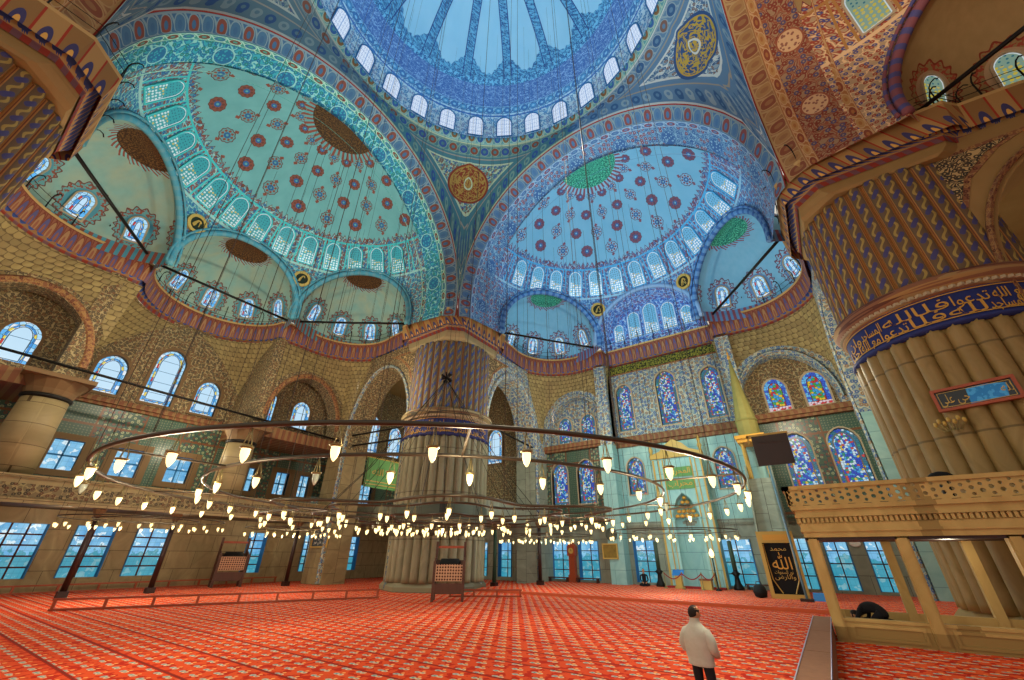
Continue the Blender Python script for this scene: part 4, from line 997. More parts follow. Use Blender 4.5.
railing('Q', 'thin black iron railing along the cornice under the blue half dome')
railing('R', 'thin black iron railing along the cornice above the giant right pier')

# ================================================================== chandeliers
glow = M('lamp_glow', .4); GLOW = glow.fin('#fff0c0', emit='#ffeca8', estr=1.7)
m = M('clear_lamp_glass', .15, spec=.5); GLASS = m.fin('#b9c8b4')
def lamp_mesh():
    w = MB()
    for i in range(3): a = 2*PI*i/3; w.tube([(0, 0, 0), (.06*math.cos(a), .06*math.sin(a), -.25)], .006, 4)
    w.lathe([(.03, -.262), (.07, -.25), (.082, -.232), (.07, -.226), (.03, -.24)], n=10, cap=False)
    g = MB(); g.lathe([(.04, -.24), (.066, -.236), (.05, -.262), (.052, -.29), (.048, -.33), (.034, -.375), (.014, -.41), (.003, -.42)], n=10)
    return w, g
def lamp_proto():
    w, g = lamp_mesh(); o = w.build('lamp', MAT['brass'], smooth=True); q = g.build('lamp_glass', GLOW, o, True); return o, q
LW, LG = lamp_proto(); COL.objects.unlink(LW); COL.objects.unlink(LG)
def add_lamp(parent, p, sc=1.0, lit=True):
    o = LW.copy(); COL.objects.link(o); o.parent = parent; o.location = p; o.scale = (sc, sc, sc); o.rotation_euler = (0, 0, random.random()*6)
    g = LG.copy(); COL.objects.link(g); g.parent = o
    if not lit: g.data = UNLIT
    return o
UNLIT = LG.data.copy(); UNLIT.materials.clear(); UNLIT.materials.append(GLASS)
def chandelier(label, c, rings, top, cables, spokes=0, cr=.0085):
    t = thing('ring_chandelier', label, 'chandelier', c)
    for r, lob, z, n, tr, sc in rings:
        R = lambda a: r+lob*math.cos(8*a)
        b = MB(); b.tube([(R(a)*math.cos(a), R(a)*math.sin(a), z) for a in [2*PI*i/160 for i in range(160)]], tr, 6, True); b.build('ring', MAT['steel'], t, True)
        for i in range(n):
            a = 2*PI*(i+.37)/n; add_lamp(t, (R(a)*math.cos(a), R(a)*math.sin(a), z-tr), sc, random.random() > .05)
    for r, n, z, ph in cables:
        for i in range(n):
            a = 2*PI*(i+ph)/n; b = MB(); b.tube([(r*math.cos(a), r*math.sin(a), z), (r*math.cos(a)*1.02, r*math.sin(a)*1.02, top-c[2])], cr, 4); b.build('suspension_cable', MAT['cable'], t)
    for i in range(spokes):
        a = 2*PI*i/spokes; r0, r1 = rings[1][0], rings[0][0]; b = MB(); b.tube([(r0*math.cos(a), r0*math.sin(a), rings[1][2]), (r1*math.cos(a), r1*math.sin(a), rings[0][2])], .02, 5); b.build('spoke', MAT['steel'], t)
    return t
chandelier('vast double ring chandelier hung low across the hall, its rings sweeping past in front', (0, 0, 3.57), [(7.5, 0, 0, 42, .034, 1), (5.8, 0, 0, 30, .03, 1)], 42, [(7.5, 22, 0, .2), (5.8, 16, 0, .4)], 8, .006)
chandelier('lobed brass chandelier crowded with small lamps inside the vast ring chandelier', (0, 0, 3.1), [(4.3, .5, 0, 36, .03, .75), (3.2, .35, .02, 28, .025, .75), (1.7, .2, -.05, 16, .025, .75)], 42, [(4.3, 10, 0, .1)])
chandelier('small ring chandelier hanging before the left windows', (-20.5, -1.0, 3.7), [(3.4, 0, 0, 18, .03, 1.1), (2.2, 0, 0, 10, .03, 1.1)], 27, [(3.4, 10, 0, .3)])
chandelier('small ring chandelier hanging beside the wooden left preaching chair', (-19.5, 6.5, 3.6), [(2.8, 0, 0, 16, .03, 1.1), (1.6, 0, 0, 8, .03, 1.1)], 27, [(2.8, 8, 0, .3)])
chandelier('small ring chandelier hanging in front of the mihrab', (1.0, 18.5, 3.5), [(3.6, 0, 0, 22, .03, 1.15), (2.2, 0, 0, 12, .03, 1.15)], 27, [(3.6, 10, 0, .3)])
chandelier('small ring chandelier between the middle pier and the wall clock', (-7.5, 18.0, 3.4), [(3.2, 0, 0, 22, .03, 1.15), (1.8, 0, 0, 12, .03, 1.15)], 27, [(3.2, 8, 0, .3)])
chandelier('small ring chandelier right before the middle pier and its preaching chair', (-7.0, 6.0, 3.45), [(2.6, .25, 0, 22, .03, 1.05), (1.4, 0, 0, 12, .03, 1.05)], 34, [(2.6, 8, 0, .3)])
# dark knot of hanging wires before the middle pier
t = thing('cable_rosette', 'dark iron rosette with a fan of wires hanging before the middle pier', 'rosette', (-4.2, 3.7, 9.6))
b = MB()
for i in range(26): a = random.random()*6.3; e = random.uniform(-1, 1); b.tube([(0, 0, 0), (.3*math.cos(a)*math.cos(e), .3*math.sin(a)*math.cos(e), .3*math.sin(e))], .035, 4)
b.build('hub', MAT['iron'], t)
for i in range(14): a = 2*PI*i/14; b = MB(); b.tube([(0, 0, -.1), (.9*math.cos(a), .9*math.sin(a), -1.4), (2.9*math.cos(a), 2.9*math.sin(a), -4.4), (4.3*math.cos(a), 4.3*math.sin(a), -6.05)], .012, 4); b.build('wire', MAT['iron'], t)
b = MB(); b.tube([(0, 0, .2), (0, 0, 26)], .011, 4); b.build('suspension_cable', MAT['cable'], t)

# ================================================================== qibla furnishings
t = thing('mihrab_niche', 'tall carved marble prayer niche with gold pediment in the teal wall', 'mihrab', (.1, 27.7, .14))
fm = lambda u, v, d: (u, -d, v)
b = MB(); b.prism([(-2.0, 0), (-1.0, 0), (-1.0, 5.0), (-.5, 6.1), (0, 6.5), (.5, 6.1), (1.0, 5.0), (1.0, 0), (2.0, 0), (2.0, 9.3), (-2.0, 9.3)], [], fm, 0, .95); b.build('frame', MAT['marble_teal'], t)
V, F, U = grid(lambda a, z: ((.99*math.cos(R_(a)), -.06-.0-.85*(1-math.sin(R_(a)))*1.0, z), (a*.017, z)), lsp(0, 180, 19), [0, 2.5, 5.0, 6.5]); mesh('niche', V, F, MAT['marble_teal'], uv=U, parent=t, smooth=True)
b = MB()
for j in range(5):
    for i in range(5-j): u = (i-(4-j)/2)*.36; b.lathe([(.02, .28), (.16, .2), (.17, .06), (.05, 0)], (u, -.62+.02*j, 4.7+j*.34), 8)
b.build('stalactite_hood', MAT['gold'], t)
for s_ in (-1, 1):
    for q, w in ((1.12, .05), (1.45, .04), (1.9, .07)): b = MB(); b.box(s_*q-w, s_*q+w, -1.02, -.9, 0, 9.2); b.build('gilt_strip', MAT['gold_dull'], t)
    b = MB(); b.lathe([(.17, 0), (.17, .2), (.12, .3), (.12, 4.4), (.19, 4.7)], (s_*1.0, -.98, 0), 14); b.build('colonnette', MAT['marble_teal'], t, True)
for z in (6.8, 7.75): b = MB(); b.box(-1.1, 1.1, -1.02, -.9, z, z+.75); b.build('inscription_panel', MAT['green'] , t); 
for z in (6.8, 7.75): letters('script', arabic('محراب' if z < 7 else 'المحراب'), .6, lambda x, y, z_, zz=z: Vector((x, -1.03-z_, zz+.25+y)), MAT['gold'], t, .01, 1.9)
b = MB(); b.prism([(-2.1, 9.3), (2.1, 9.3), (2.1, 9.6), (1.2, 9.9), (.7, 10.4), (0, 10.8), (-.7, 10.4), (-1.2, 9.9), (-2.1, 9.6)], [], fm, .3, 1.1); b.build('pediment', MAT['gold_dull'], t)
for u in (-2.0, 2.0): b = MB(); b.lathe([(.16, 0), (.1, .3), (.2, .55), (.08, .8), (.16, 1.0), (.02, 1.4)], (u, -.8, 9.55), 10); b.build('finial', MAT['gold_dull'], t, True)
# minbar
t = thing('minbar', 'tall marble pulpit stair with conical gilt-green spire right of the prayer niche', 'minbar', (6.0, 24.0, .14))
b = MB(); b.prism([(-2.4, 0), (2.2, 0), (2.2, 6.8), (.4, 6.8), (-2.4, 2.2)], [off(arch(1.2, 3.0), .9, 1.6)], lambda u, v, d: (d, u, v), -.75, .75); b.build('flank', MAT['marble_grey'], t)
b = MB(); b.prism([(-2.45, 2.2), (.4, 6.8), (.4, 7.7), (-2.45, 3.1)], [], lambda u, v, d: (d, u, v), -.82, -.72); b.prism([(-2.45, 2.2), (.4, 6.8), (.4, 7.7), (-2.45, 3.1)], [], lambda u, v, d: (d, u, v), .72, .82); b.build('balustrade', MAT['marble_grey'], t)
for x in (-.62, .62):
    for y in (.5, 1.9): b = MB(); b.lathe([(.11, 6.8), (.09, 7.0), (.09, 9.2), (.13, 9.4)], (x, y, 0), 10); b.build('post', MAT['gold_dull'], t, True)
b = MB(); b.box(-.85, .85, .3, 2.1, 9.3, 9.55); b.box(-.95, .95, .2, 2.2, 9.55, 9.8); b.build('canopy', MAT['gold'], t)
b = MB(); b.lathe([(.72, 9.8), (.72, 10.9), (.8, 11.0), (.7, 11.1), (.38, 13.4), (.05, 16.2)], (0, 1.2, 0), 10); m = M('gilt_spire'); u, v = m.uv(); b.build('spire', m.fin(m.mix(m.noise(m.obj(), 3.0, 3), '#6f6c38', '#8a8248')), t)
b = MB(); b.lathe([(.05, 16.1), (.12, 16.3), (.03, 16.5), (.08, 16.65), (.01, 16.9)], (0, 1.2, 0), 8); b.build('finial', MAT['gold'], t, True)
# portal hung with a black cloth
t = thing('black_calligraphy_panel', 'tall gold-framed black panel with gold calligraphy at the stair of the minbar', 'panel', (6.1, 21.3, .14), R_(4))
b = MB(); b.prism([(-.92, 0), (.92, 0), (.92, 3.35), (-.92, 3.35)], [[(-.72, .22), (.72, .22), (.72, 2.75), (-.72, 2.75)]], fm, 0, .3); b.build('frame', MAT['gold_dull'], t)
b = MB(); b.box(-.74, .74, -.14, -.02, .2, 2.78); b.build('cloth', MAT['black'], t)
b = MB(); b.box(-.62, .62, -.33, -.28, 2.88, 3.18); b.build('header_plate', MAT['gold'], t)
TX = lambda y0: (lambda x, y, z: Vector((x, -.15-z, y0+y)))
letters('script', '\uFDF2', .85, TX(1.42), MAT['gold'], t, .01, .95); letters('script', arabic('محمد'), .34, TX(2.35), MAT['gold_dull'], t, .01, .8)
letters('script', arabic('نور السموات'), .25, TX(1.2), MAT['gold_dull'], t, .01, .9); letters('script', arabic('والارض'), .3, TX(.95), MAT['gold_dull'], t, .01, 1.0)
b = MB()
for s_ in (-1, 1): b.tube([(s_*.68, -.16, 2.7), (s_*.66, -.16, 1.6), (s_*.62, -.16, .9), (s_*.4, -.16, .45), (s_*.3, -.16, .25)], .03, 5)
b.build('gilt_border', MAT['gold_dull'], t)
# dark board on a pole
t = thing('notice_board', 'dark brown square board on a tall pole before the minbar spire', 'board', (7.35, 20.0, .14))
b = MB(); b.box(-.95, .95, -.06, .06, 6.85, 8.6); b.build('board', MAT['wood_d'], t)
b = MB(); b.box(-1.2, 1.0, -.04, .08, 8.55, 8.72); b.box(-1.2, -1.1, -.04, .08, 8.2, 8.7); b.build('hanger', MAT['gold_dull'], t)
letters('script', arabic('بسم الله'), .28, lambda x, y, z: Vector((x, -.07-z, 8.12+y)), flat('faint_script', '#3f2a20'), t, .005, 1.2)
b = MB(); b.tube([(-.45, .1, 0), (-.45, .1, 8.6)], .06, 8); b.build('pole', flat('blue_grey_pole', '#6a93a4'), t, True)
b = MB(); b.box(-.75, -.15, -.2, .4, 0, .12); b.build('base', MAT['wood_d'], t)
# clock, pictures, roundel on the wall
def picture(name, label, x, z, w, h, fc, ic, y=27.7, lines=False):
    t = thing(name, label, 'picture', (x, y-.02, z)); b = MB(); b.prism([(-w/2, -h/2), (w/2, -h/2), (w/2, h/2), (-w/2, h/2)], [[(-w/2+.1, -h/2+.1), (w/2-.1, -h/2+.1), (w/2-.1, h/2-.1), (-w/2+.1, h/2-.1)]], fm, 0, .1); b.build('frame', fc, t)
    b = MB(); b.box(-w/2+.08, w/2-.08, -.05, -.0, -h/2+.08, h/2-.08); b.build('sheet', ic, t)
    if lines:
        for i in range(3): letters('script', arabic('نور علي نور'), h*.22, lambda x, y, z, i=i: Vector((x, -.055-z, h*.2-i*h*.24+y)), MAT['white'], t, .004, w*.7)
picture('framed_picture', 'gold-framed ochre picture on the pale pier right of the wall clock', -6.35, 2.5, 1.35, 1.15, MAT['gold_dull'], flat('ochre_print', '#9a7a30', nz='#5a4a20', sc=4), 26.5)
picture('framed_picture', 'brown framed board on the wall left of the wall clock', -14.3, 3.0, 1.7, 1.25, MAT['wood'], flat('beige_print', '#a8936c', nz='#7a6a4a', sc=4))
t = picture('framed_inscription', 'gold-framed dark inscription on the grey marble wall right of the left preaching chair', -26.2, 3.35, 2.3, 1.45, MAT['gold_dull'], flat('dark_sheet', '#3f4648'), 12.6, True)
t = thing('wall_roundel', 'grey stone roundel above the gold-framed ochre picture', 'roundel', (-6.1, 26.48, 3.75)); b = MB(); b.lathe([(.5, 0), (.5, .08), (.42, .1), (.4, .06), (0.01, .07)], n=24)
b.V = [Vector((v.x, -v.z, v.y)) for v in b.V]; b.build('disc', MAT['marble_dark'], t)
t = thing('oval_plaque', 'pale oval plaque high between the two windows seen through the loge', 'plaque', (10.02, 27.68, 2.95)); b = MB(); b.lathe([(.3, 0), (.3, .05), (.24, .07), (.01, .07)], n=20, ry=.6); b.V = [Vector((v.x, -v.z, v.y)) for v in b.V]; b.build('disc', MAT['white'], t)
t = thing('grandfather_clock', 'tall red-brown longcase clock between two qibla windows', 'clock', (-10.35, 27.35, .14))
b = MB(); b.box(-.36, .36, -.25, .25, 0, .55); b.box(-.28, .28, -.2, .22, .55, 2.0); b.build('case', MAT['wood_r'], t)
b = MB(); b.box(-.38, .38, -.26, .25, 2.0, 2.75); b.prism([(-.38, 2.75), (.38, 2.75), (.2, 2.95), (0, 3.02), (-.2, 2.95)], [], fm, -.25, .26); b.build('hood', MAT['wood_r'], t)
b = MB(); b.lathe([(.24, 0), (.24, .03), (.01, .03)], n=20); b.V = [Vector((v.x, -.26-v.z, v.y+2.4)) for v in b.V]; d_ = b.build('dial', MAT['gold_dull'], t)
b = MB(); b.box(-.01, .01, -.31, -.29, 2.4, 2.56); b.box(0, .12, -.31, -.29, 2.39, 2.41); b.build('hand', MAT['iron'], d_)
# candlesticks, lamp post, stanchions, boxes near the niche
for x, lab in ((-2.6, 'big dark candlestick left of the prayer niche'), (2.75, 'big dark candlestick right of the prayer niche')):
    t = thing('candlestick', lab, 'candlestick', (x, 26.6, .14)); b = MB(); b.lathe([(.34, 0), (.35, .12), (.2, .4), (.14, .8), (.3, 1.0), (.16, 1.1), (.14, 1.25)], n=20); b.build('foot', MAT['iron'], t, True)
    b = MB(); b.lathe([(.15, 1.2), (.15, 3.0), (.02, 3.05)], n=14); b.build('candle', flat('dark_candle', '#3a4a3a'), t, True)
t = thing('lamp_post', 'slim lamp post with a round white lamp right of the niche', 'lamp', (1.75, 24.9, .14)); b = MB(); b.lathe([(.2, 0), (.18, .06), (.05, .15), (.035, 1.9), (.09, 1.95)], n=10); b.build('post', MAT['iron'], t, True)
b = MB(); b.lathe([(.06, 1.95), (.16, 2.1), (.17, 2.25), (.1, 2.4), (.03, 2.5)], n=14); b.build('lamp_shade', GLOW, t, True)
t = thing('rope_barrier', 'low red rope barrier on brass posts before the prayer niche', 'barrier', (.1, 25.1, .14))
ps = [(-1.9, 0), (-.6, -.2), (.7, -.2), (1.5, .2)]
for x, y in ps: b = MB(); b.lathe([(.15, 0), (.14, .04), (.03, .08), (.03, .95), (.06, 1.0), (.02, 1.05)], (x, y, 0), 8); b.build('post', MAT['brass'], t, True)
for a, c in zip(ps, ps[1:]): b = MB(); b.tube([(a[0]+(c[0]-a[0])*w, a[1]+(c[1]-a[1])*w, .95-.35*math.sin(PI*w)) for w in lsp(0, 1, 9)], .035, 5); b.build('rope', MAT['red'], t)
t = thing('lectern', 'small golden book stand inside the rope barrier', 'lectern', (-.9, 25.5, .14)); b = MB(); b.box(-.3, .3, -.25, .25, 0, .12); b.box(-.22, .22, -.2, .2, .12, .8); b.build('stand', MAT['gold_dull'], t); b = MB(); b.box(-.4, .4, -.02, .02, 0, .6, lambda x, y, z: (x, -.15+z*.6, .8+z*.6)); b.build('book_rest', MAT['blue'], t)
t = thing('wooden_chest', 'small orange wooden chest right of the rope barrier', 'chest', (.95, 25.45, .14)); b = MB(); b.box(-.35, .35, -.3, .3, 0, .55); b.build('body', MAT['gold_dull'], t); b = MB(); b.box(-.4, .4, -.35, .35, .55, .65); b.build('lid', MAT['wood_l'], t)
b = MB(); b.box(-1.9, 2.0, 25.85, 26.4, .141, .26); tag(b.build('prayer_step', MAT['red']), 'long low red step at the foot of the prayer niche', 'step')
for x, lab in ((-11.75, 'first'), (-8.9, 'second'), (4.15, 'third')): 
    t = thing('low_bench', {'first': 'low dark bench under the window left of the clock', 'second': 'low dark bench under the window right of the clock', 'third': 'low dark bench under the window left of the black calligraphy panel'}[lab], 'bench', (x, 27.2, .14)); b = MB(); b.box(-1.0, 1.0, -.25, .25, .28, .36); b.build('seat', MAT['wood'], t)
    for s_ in (-.9, .9): b = MB(); b.box(s_-.05, s_+.05, -.22, .22, 0, .28); b.build('leg', MAT['wood'], t)
tb = thing('dark_bag', 'dark rounded bag lying at the foot of the black calligraphy panel', 'bag', (4.7, 21.0, .14)); b = MB(); b.lathe([(.05, 0), (.3, .05), (.36, .3), (.28, .55), (.1, .66)], n=14); b.build('body', MAT['black'], tb, True); b = MB(); b.tube([(-.15, 0, .6), (-.1, 0, .78), (.1, 0, .78), (.15, 0, .6)], .025, 5); b.build('strap', MAT['wood_d'], tb)
tb = thing('blue_cushion', 'bright blue folded cloth on the step right of the black panel', 'cloth', (7.45, 20.9, .14)); b = MB(); b.box(-.3, .3, -.3, .3, 0, .35, lambda x, y, z: (x*(1-z*.4), y*(1-z*.4), z)); b.build('fold', MAT['blue'], tb)
# bookcase and green banner in the corner bay
t = thing('bookcase', 'dark wooden bookcase in the corner bay right of the middle pier', 'bookcase', (-15.6, 27.4, 0)); b = MB(); b.prism([(-.7, 0), (.7, 0), (.7, 2.6), (-.7, 2.6)], [[(-.6, .1+i*.62), (.6, .1+i*.62), (.6, .64+i*.62), (-.6, .64+i*.62)] for i in range(4)], fm, -.2, .25); b.box(-.65, .65, .1, .2, 0, 2.6); b.build('case', MAT['wood_d'], t)
for j in range(4):
    x = -.55
    while x < .45: w = random.uniform(.06, .13); h = random.uniform(.36, .5); tag(mesh('book', *(lambda q: (q.V, q.F))(MB().box(-15.6+x, -15.6+x+w, 27.16, 27.29, .101+j*.62, .1+j*.62+h)), flat('book_cloth', random.choice(['#6a2a1c', '#3a4a2c', '#7a5a2c', '#2c3a52']))), 'bound book standing in the dark bookcase of the corner bay', 'book', 'books in the corner bookcase'); x += w+.01
t = thing('green_banner', 'green embroidered banner hung in the arch left of the middle pier', 'banner', (-27.0, 18.6, 8.0)); b = MB()
V, F, U = grid(lambda a, z: ((.06*math.sin(a*3), a, z), (a, z)), lsp(-2.2, 2.2, 23), lsp(0, 2.8, 6)); mesh('cloth', V, F, MAT['green'], uv=U, parent=t, smooth=True)
b = MB(); b.tube([(0, -2.3, 2.85), (0, 2.3, 2.85)], .06, 6); b.build('pole', MAT['gold_dull'], t)
letters('script', arabic('نور الله'), .95, lambda x, y, z: Vector((.09+z, x, 1.2+y)), MAT['gold_dull'], t, .01, 3.0)
for z in (.25, .55): b = MB(); b.box(.07, .1, -2.1, 2.1, z, z+.08); b.build('fringe', MAT['gold_dull'], t)
# ---- preaching chairs
def kursu(label, x, y, rz, s):
    t = thing('preaching_chair', label, 'pulpit', (x, y, 0), rz)
    for sx in (-.8, .8):
        for sy in (-.5, .5): b = MB(); b.box((sx-.07)*s, (sx+.07)*s, (sy-.07)*s, (sy+.07)*s, 0, (1.9 if sy < 0 else 2.9)*s); b.build('leg', MAT['wood'], t)
    m_ = M('inlaid_wood_%d' % int(s*100)); u, v = m_.uv(); d, r, g = m_.vor(m_.vec(u, v), 7.0, 'F1', .1); lat = m_.fin(m_.mix(d < .33, '#c09a7c', '#4a2214'))
    b = MB(); b.box(-.73*s, .73*s, -.52*s, -.46*s, .95*s, 1.75*s); b.build('lattice_panel', lat, t)
    b = MB(); b.box(-.73*s, .73*s, -.52*s, -.46*s, .35*s, .85*s); b.build('lower_panel', MAT['wood'], t)
    for sx in (-1, 1): b = MB(); b.box(sx*.8*s-.03, sx*.8*s+.03, -.45*s, .45*s, .35*s, 1.75*s); b.build('side_panel', MAT['wood'], t)
    b = MB(); b.box(-.78*s, .78*s, -.5*s, .5*s, 1.2*s, 1.28*s); b.build('seat', MAT['wood'], t)
    b = MB(); b.box(-.75*s, .75*s, .44*s, .5*s, 1.3*s, 1.95*s); b.build('backrest', MAT['wood'], t)
    b = MB(); b.box(-.75*s, .75*s, .45*s, .5*s, 2.55*s, 2.68*s); b.build('top_rail', MAT['wood_r'], t)
    for sx in (-1, 1): b = MB(); b.prism([(-.5*s, 1.75*s), (.5*s, 1.75*s), (.5*s, 2.6*s), (.2*s, 2.1*s), (-.5*s, 1.95*s)], [], lambda u, v, d: (d, u, v), sx*.8*s-.04, sx*.8*s+.04); b.build('armrest', MAT['wood'], t)
    b = MB(); b.lathe([(.6*s, 0), (.66*s, .35*s), (.5*s, .75*s)], (0, -.02, 1.28*s), 16, ry=.7); b.build('cushion', MAT['black'], t, True)
kursu('carved wooden preaching chair standing against the middle pier', -8.9, 9.9, R_(40), .98)
kursu('brown wooden preaching chair by the left wall beneath the hanging lamps', -28.6, 7.2, R_(75), 1.12)
# ---- low rails on the carpet
def low_rail(label, a, b_, h, n):
    a, b_ = Vector(a), Vector(b_); d = (b_-a); L = d.length; t = thing('low_rail', label, 'rail', a, math.atan2(d.y, d.x))
    for z in (.05, h): b = MB(); b.box(0, L, -.05, .05, z-.04, z+.04); b.build('bar', MAT['wood_r'], t)
    for i in range(n+1): x = .1+(L-.2)*i/n; b = MB(); b.box(x-.05, x+.05, -.06, .06, 0.001, h); b.build('post', MAT['wood_r'], t)
low_rail('low wooden rail lying across the carpet in front of the left windows', (-18.9, -3.6, 0), (-12.9, 8.6, 0), .42, 8)
low_rail('low dark wooden rail along the foot of the left wall', (-30.6, -9, 0), (-30.6, 12, 0), .42, 11)
low_rail('short low rail on the carpet right of the middle pier foot', (-10.4, 11.6, 0), (-7.0, 14.2, 0), .36, 3)
for i, (x, y) in enumerate(((-26.3, -1.9), (-26.3, 2.0), (-26.3, 10.5), (-20.0, 17.35), (-13.45, 20.0), (-10.6, 22.2))):
    lab = ['slim dark post under the gallery between the first two left windows', 'slim dark post under the gallery right of the second left window', 'slim dark gallery post right of the left preaching chair', 'slim post under the corner gallery left of the middle pier', 'dark green post close to the right side of the middle pier', 'brown slim post in front of the framed board'][i]
    t = thing('gallery_post', lab, 'post', (x, y, 0.0 if y < 16.1 or x < -12.5 else .14)); b = MB(); b.box(-.22, .22, -.22, .22, 0, .3); b.build('base', MAT['wood_d'], t)
    b = MB(); b.lathe([(.15, .3), (.13, 4.1)], n=10); b.build('shaft', MAT['wood_d'] if i != 4 else flat('green_post', '#2a4030'), t, True); b = MB(); b.lathe([(.14, 4.0), (.34, 4.4), (.34, 4.44)], n=8); b.build('capital', MAT['frame_b'], t)

# ================================================================== the loge at the right
t = thing('marble_loge', 'carved ochre marble loge on square posts at the lower right', 'loge', (11.0, 8.5, 0))
X0, X1, Y1 = -3.1, 4.6, 2.6                                  # local extents (x, depth)
for i, x in enumerate((-2.85, -.65, 1.65, 3.95)):
    b = MB(); b.box(x-.15, x+.15, .0, .3, 0, 2.78); b.box(x-.11, x+.11, -.03, .33, .1, 2.7); b.build('post', MAT['loge'], t)
for x in (-2.85, -.87, 1.1, 3.95): b = MB(); b.box(x-.12, x+.12, Y1-.26, Y1, 0, 2.78); b.build('post', MAT['loge'], t)
for x0, x1 in ((-2.7, -.8), (-.5, 1.5), (1.8, 3.8)):
    b = MB(); b.box(x0, x1, .07, .23, 0, .52); b.box(x0, x1, .03, .27, .52, .6); b.prism([(x0+.12, .08), (x1-.12, .08), (x1-.12, .46), (x0+.12, .46)], [[(x0+.2, .15), (x1-.2, .15), (x1-.2, .39), (x0+.2, .39)]], fm, -.07, -.04); b.build('parapet', MAT['loge'], t)
b = MB(); b.box(X0+.25, X1, Y1-.2, Y1-.06, 0, .62); b.build('rear_parapet', MAT['loge'], t)
b = MB()
for z0, z1, o in ((2.74, 2.9, .0), (2.9, 2.98, -.05), (2.98, 3.14, -.02), (3.32, 3.4, -.09), (3.4, 3.55, -.06), (3.55, 3.68, -.14)): b.box(X0+o+.05, X1, -.05+o, Y1, z0, z1)
b.box(X0+.05, X1, -.03, Y1, 3.14, 3.32); b.build('entablature', MAT['loge'], t)
b = MB()
for i in range(62): x = X0+.02+i*.123; b.box(x, x+.075, -.11, -.02, 3.16, 3.31)
for i in range(18): y = .0+i*.14; b.box(X0-.03, X0+.06, y, y+.08, 3.16, 3.31)
b.build('dentil_course', MAT['loge'], t)
b = MB(); hexa = lambda r: [(r*math.cos(2*PI*i/6), r*math.sin(2*PI*i/6)) for i in range(6)]
x = X0-.12; i = 0; cw, ch = .2, .17
while x < X1:
    for j in range(3):
        z = 3.7+j*ch+(ch*.5 if i % 2 else 0); z1 = min(z+ch, 4.22); z0 = z
        if i % 2 and j == 0: b.box(x, x+cw, -.14, -.04, 3.68, z)
        if z1-z0 > ch*.9: b.prism([(x, z0), (x+cw, z0), (x+cw, z1), (x, z1)], [off(hexa(.062 if (i+j) % 2 else .05), x+cw/2, (z0+z1)/2)], lambda u, v, d: (u, d, v), -.14, -.04)
        else: b.box(x, x+cw, -.14, -.04, z0, z1)
    x += cw; i += 1
b.box(X0-.14, X0-.04, -.14, Y1, 3.68, 4.2); b.build('pierced_balustrade', MAT['loge'], t)
b = MB(); b.box(X0-.2, X1, -.2, .02, 4.18, 4.3); b.box(X0-.2, X0+.02, -.2, Y1, 4.18, 4.3); b.build('handrail', MAT['loge'], t)
b = MB(); b.box(X0+.05, X1, .0, Y1, 2.66, 2.76); b.build('soffit', MAT['wood_d'], t)
# carpet strip inside
b = MB(); b.box(10.55, 12.4, 8.9, 10.75, .002, .03); tag(b.build('carpet_strip', MAT['red']), 'plain red carpet strip laid on the floor of the marble loge', 'carpet')
# low bookcase beside it
t = thing('low_cabinet', 'long low wooden cabinet leading to the left end of the loge', 'cabinet', (7.72, 0, 0))
for i, (y0, y1) in enumerate(((-1.0, 3.2), (3.23, 6.4), (6.43, 10.0))):
    b = MB(); b.box(-.22, .22, y0, y1, 0, .42); c_ = b.build('body', MAT['wood_c'], t); b = MB(); b.box(-.25, .25, y0, y1, .42, .46); b.build('top', MAT['wood_c'], c_)
    b = MB()
    for q in (-.25, .235): b.box(q, q+.015, y0, y1, .42, .475)
    b.build('edge_trim', flat('pale_edge', '#a9a9c4'), c_)
# plaque on the giant pier
a = math.atan2(10.85-PX, 14.0-PX); n = Vector((math.cos(a), math.sin(a), 0)); ut = Vector((-n.y, n.x, 0))
t = thing('framed_calligraphy', 'slim black calligraphy plaque in a red frame on the giant right pier', 'plaque', Vector((PX, PX, 7.45))+n*3.62)
fp = lambda u, v, d: ut*u+Vector((0, 0, 1))*v+n*d
b = MB(); b.prism([(-1.1, -.42), (1.1, -.42), (1.1, .42), (-1.1, .42)], [[(-1.0, -.32), (1.0, -.32), (1.0, .32), (-1.0, .32)]], fp, -.1, .1); b.build('frame', MAT['wood_r'], t)
b = MB(); b.prism([(-1.02, -.34), (1.02, -.34), (1.02, .34), (-1.02, .34)], [], fp, -.02, .02); b.build('glass', flat('black_plaque_glass', '#0a0a0c', .08, spec=.6), t)
m = M('painted_sky_reflection'); u, v = m.uv();  # sky reflection on the plaque glass, painted as a flat blue patch
b = MB(); b.prism([(-.2, -.3), (.75, -.26), (.85, .2), (.4, .3), (-.15, .28)], [], fp, .02, .024); b.build('painted_reflection', m.fin(m.mix(m.noise(m.obj(), 5.0, 2) < .5, '#2f86cf', '#4aa6e6')), t)
letters('script', arabic('حي علي') , .5, lambda x, y, z: fp(x-.55, y-.15, .03+z), MAT['gold_dull'], t, .006, .8); letters('script', arabic('لله'), .4, lambda x, y, z: fp(x+.8, y-.1, .03+z), MAT['gold_dull'], t, .006, .3)
b = MB(); b.prism([(-.95, -.28), (.95, -.28), (.95, .28), (-.95, .28)], [[(-.93, -.26), (.93, -.26), (.93, .26), (-.93, .26)]], fp, .02, .03); b.build('gilt_line', MAT['gold_dull'], t)
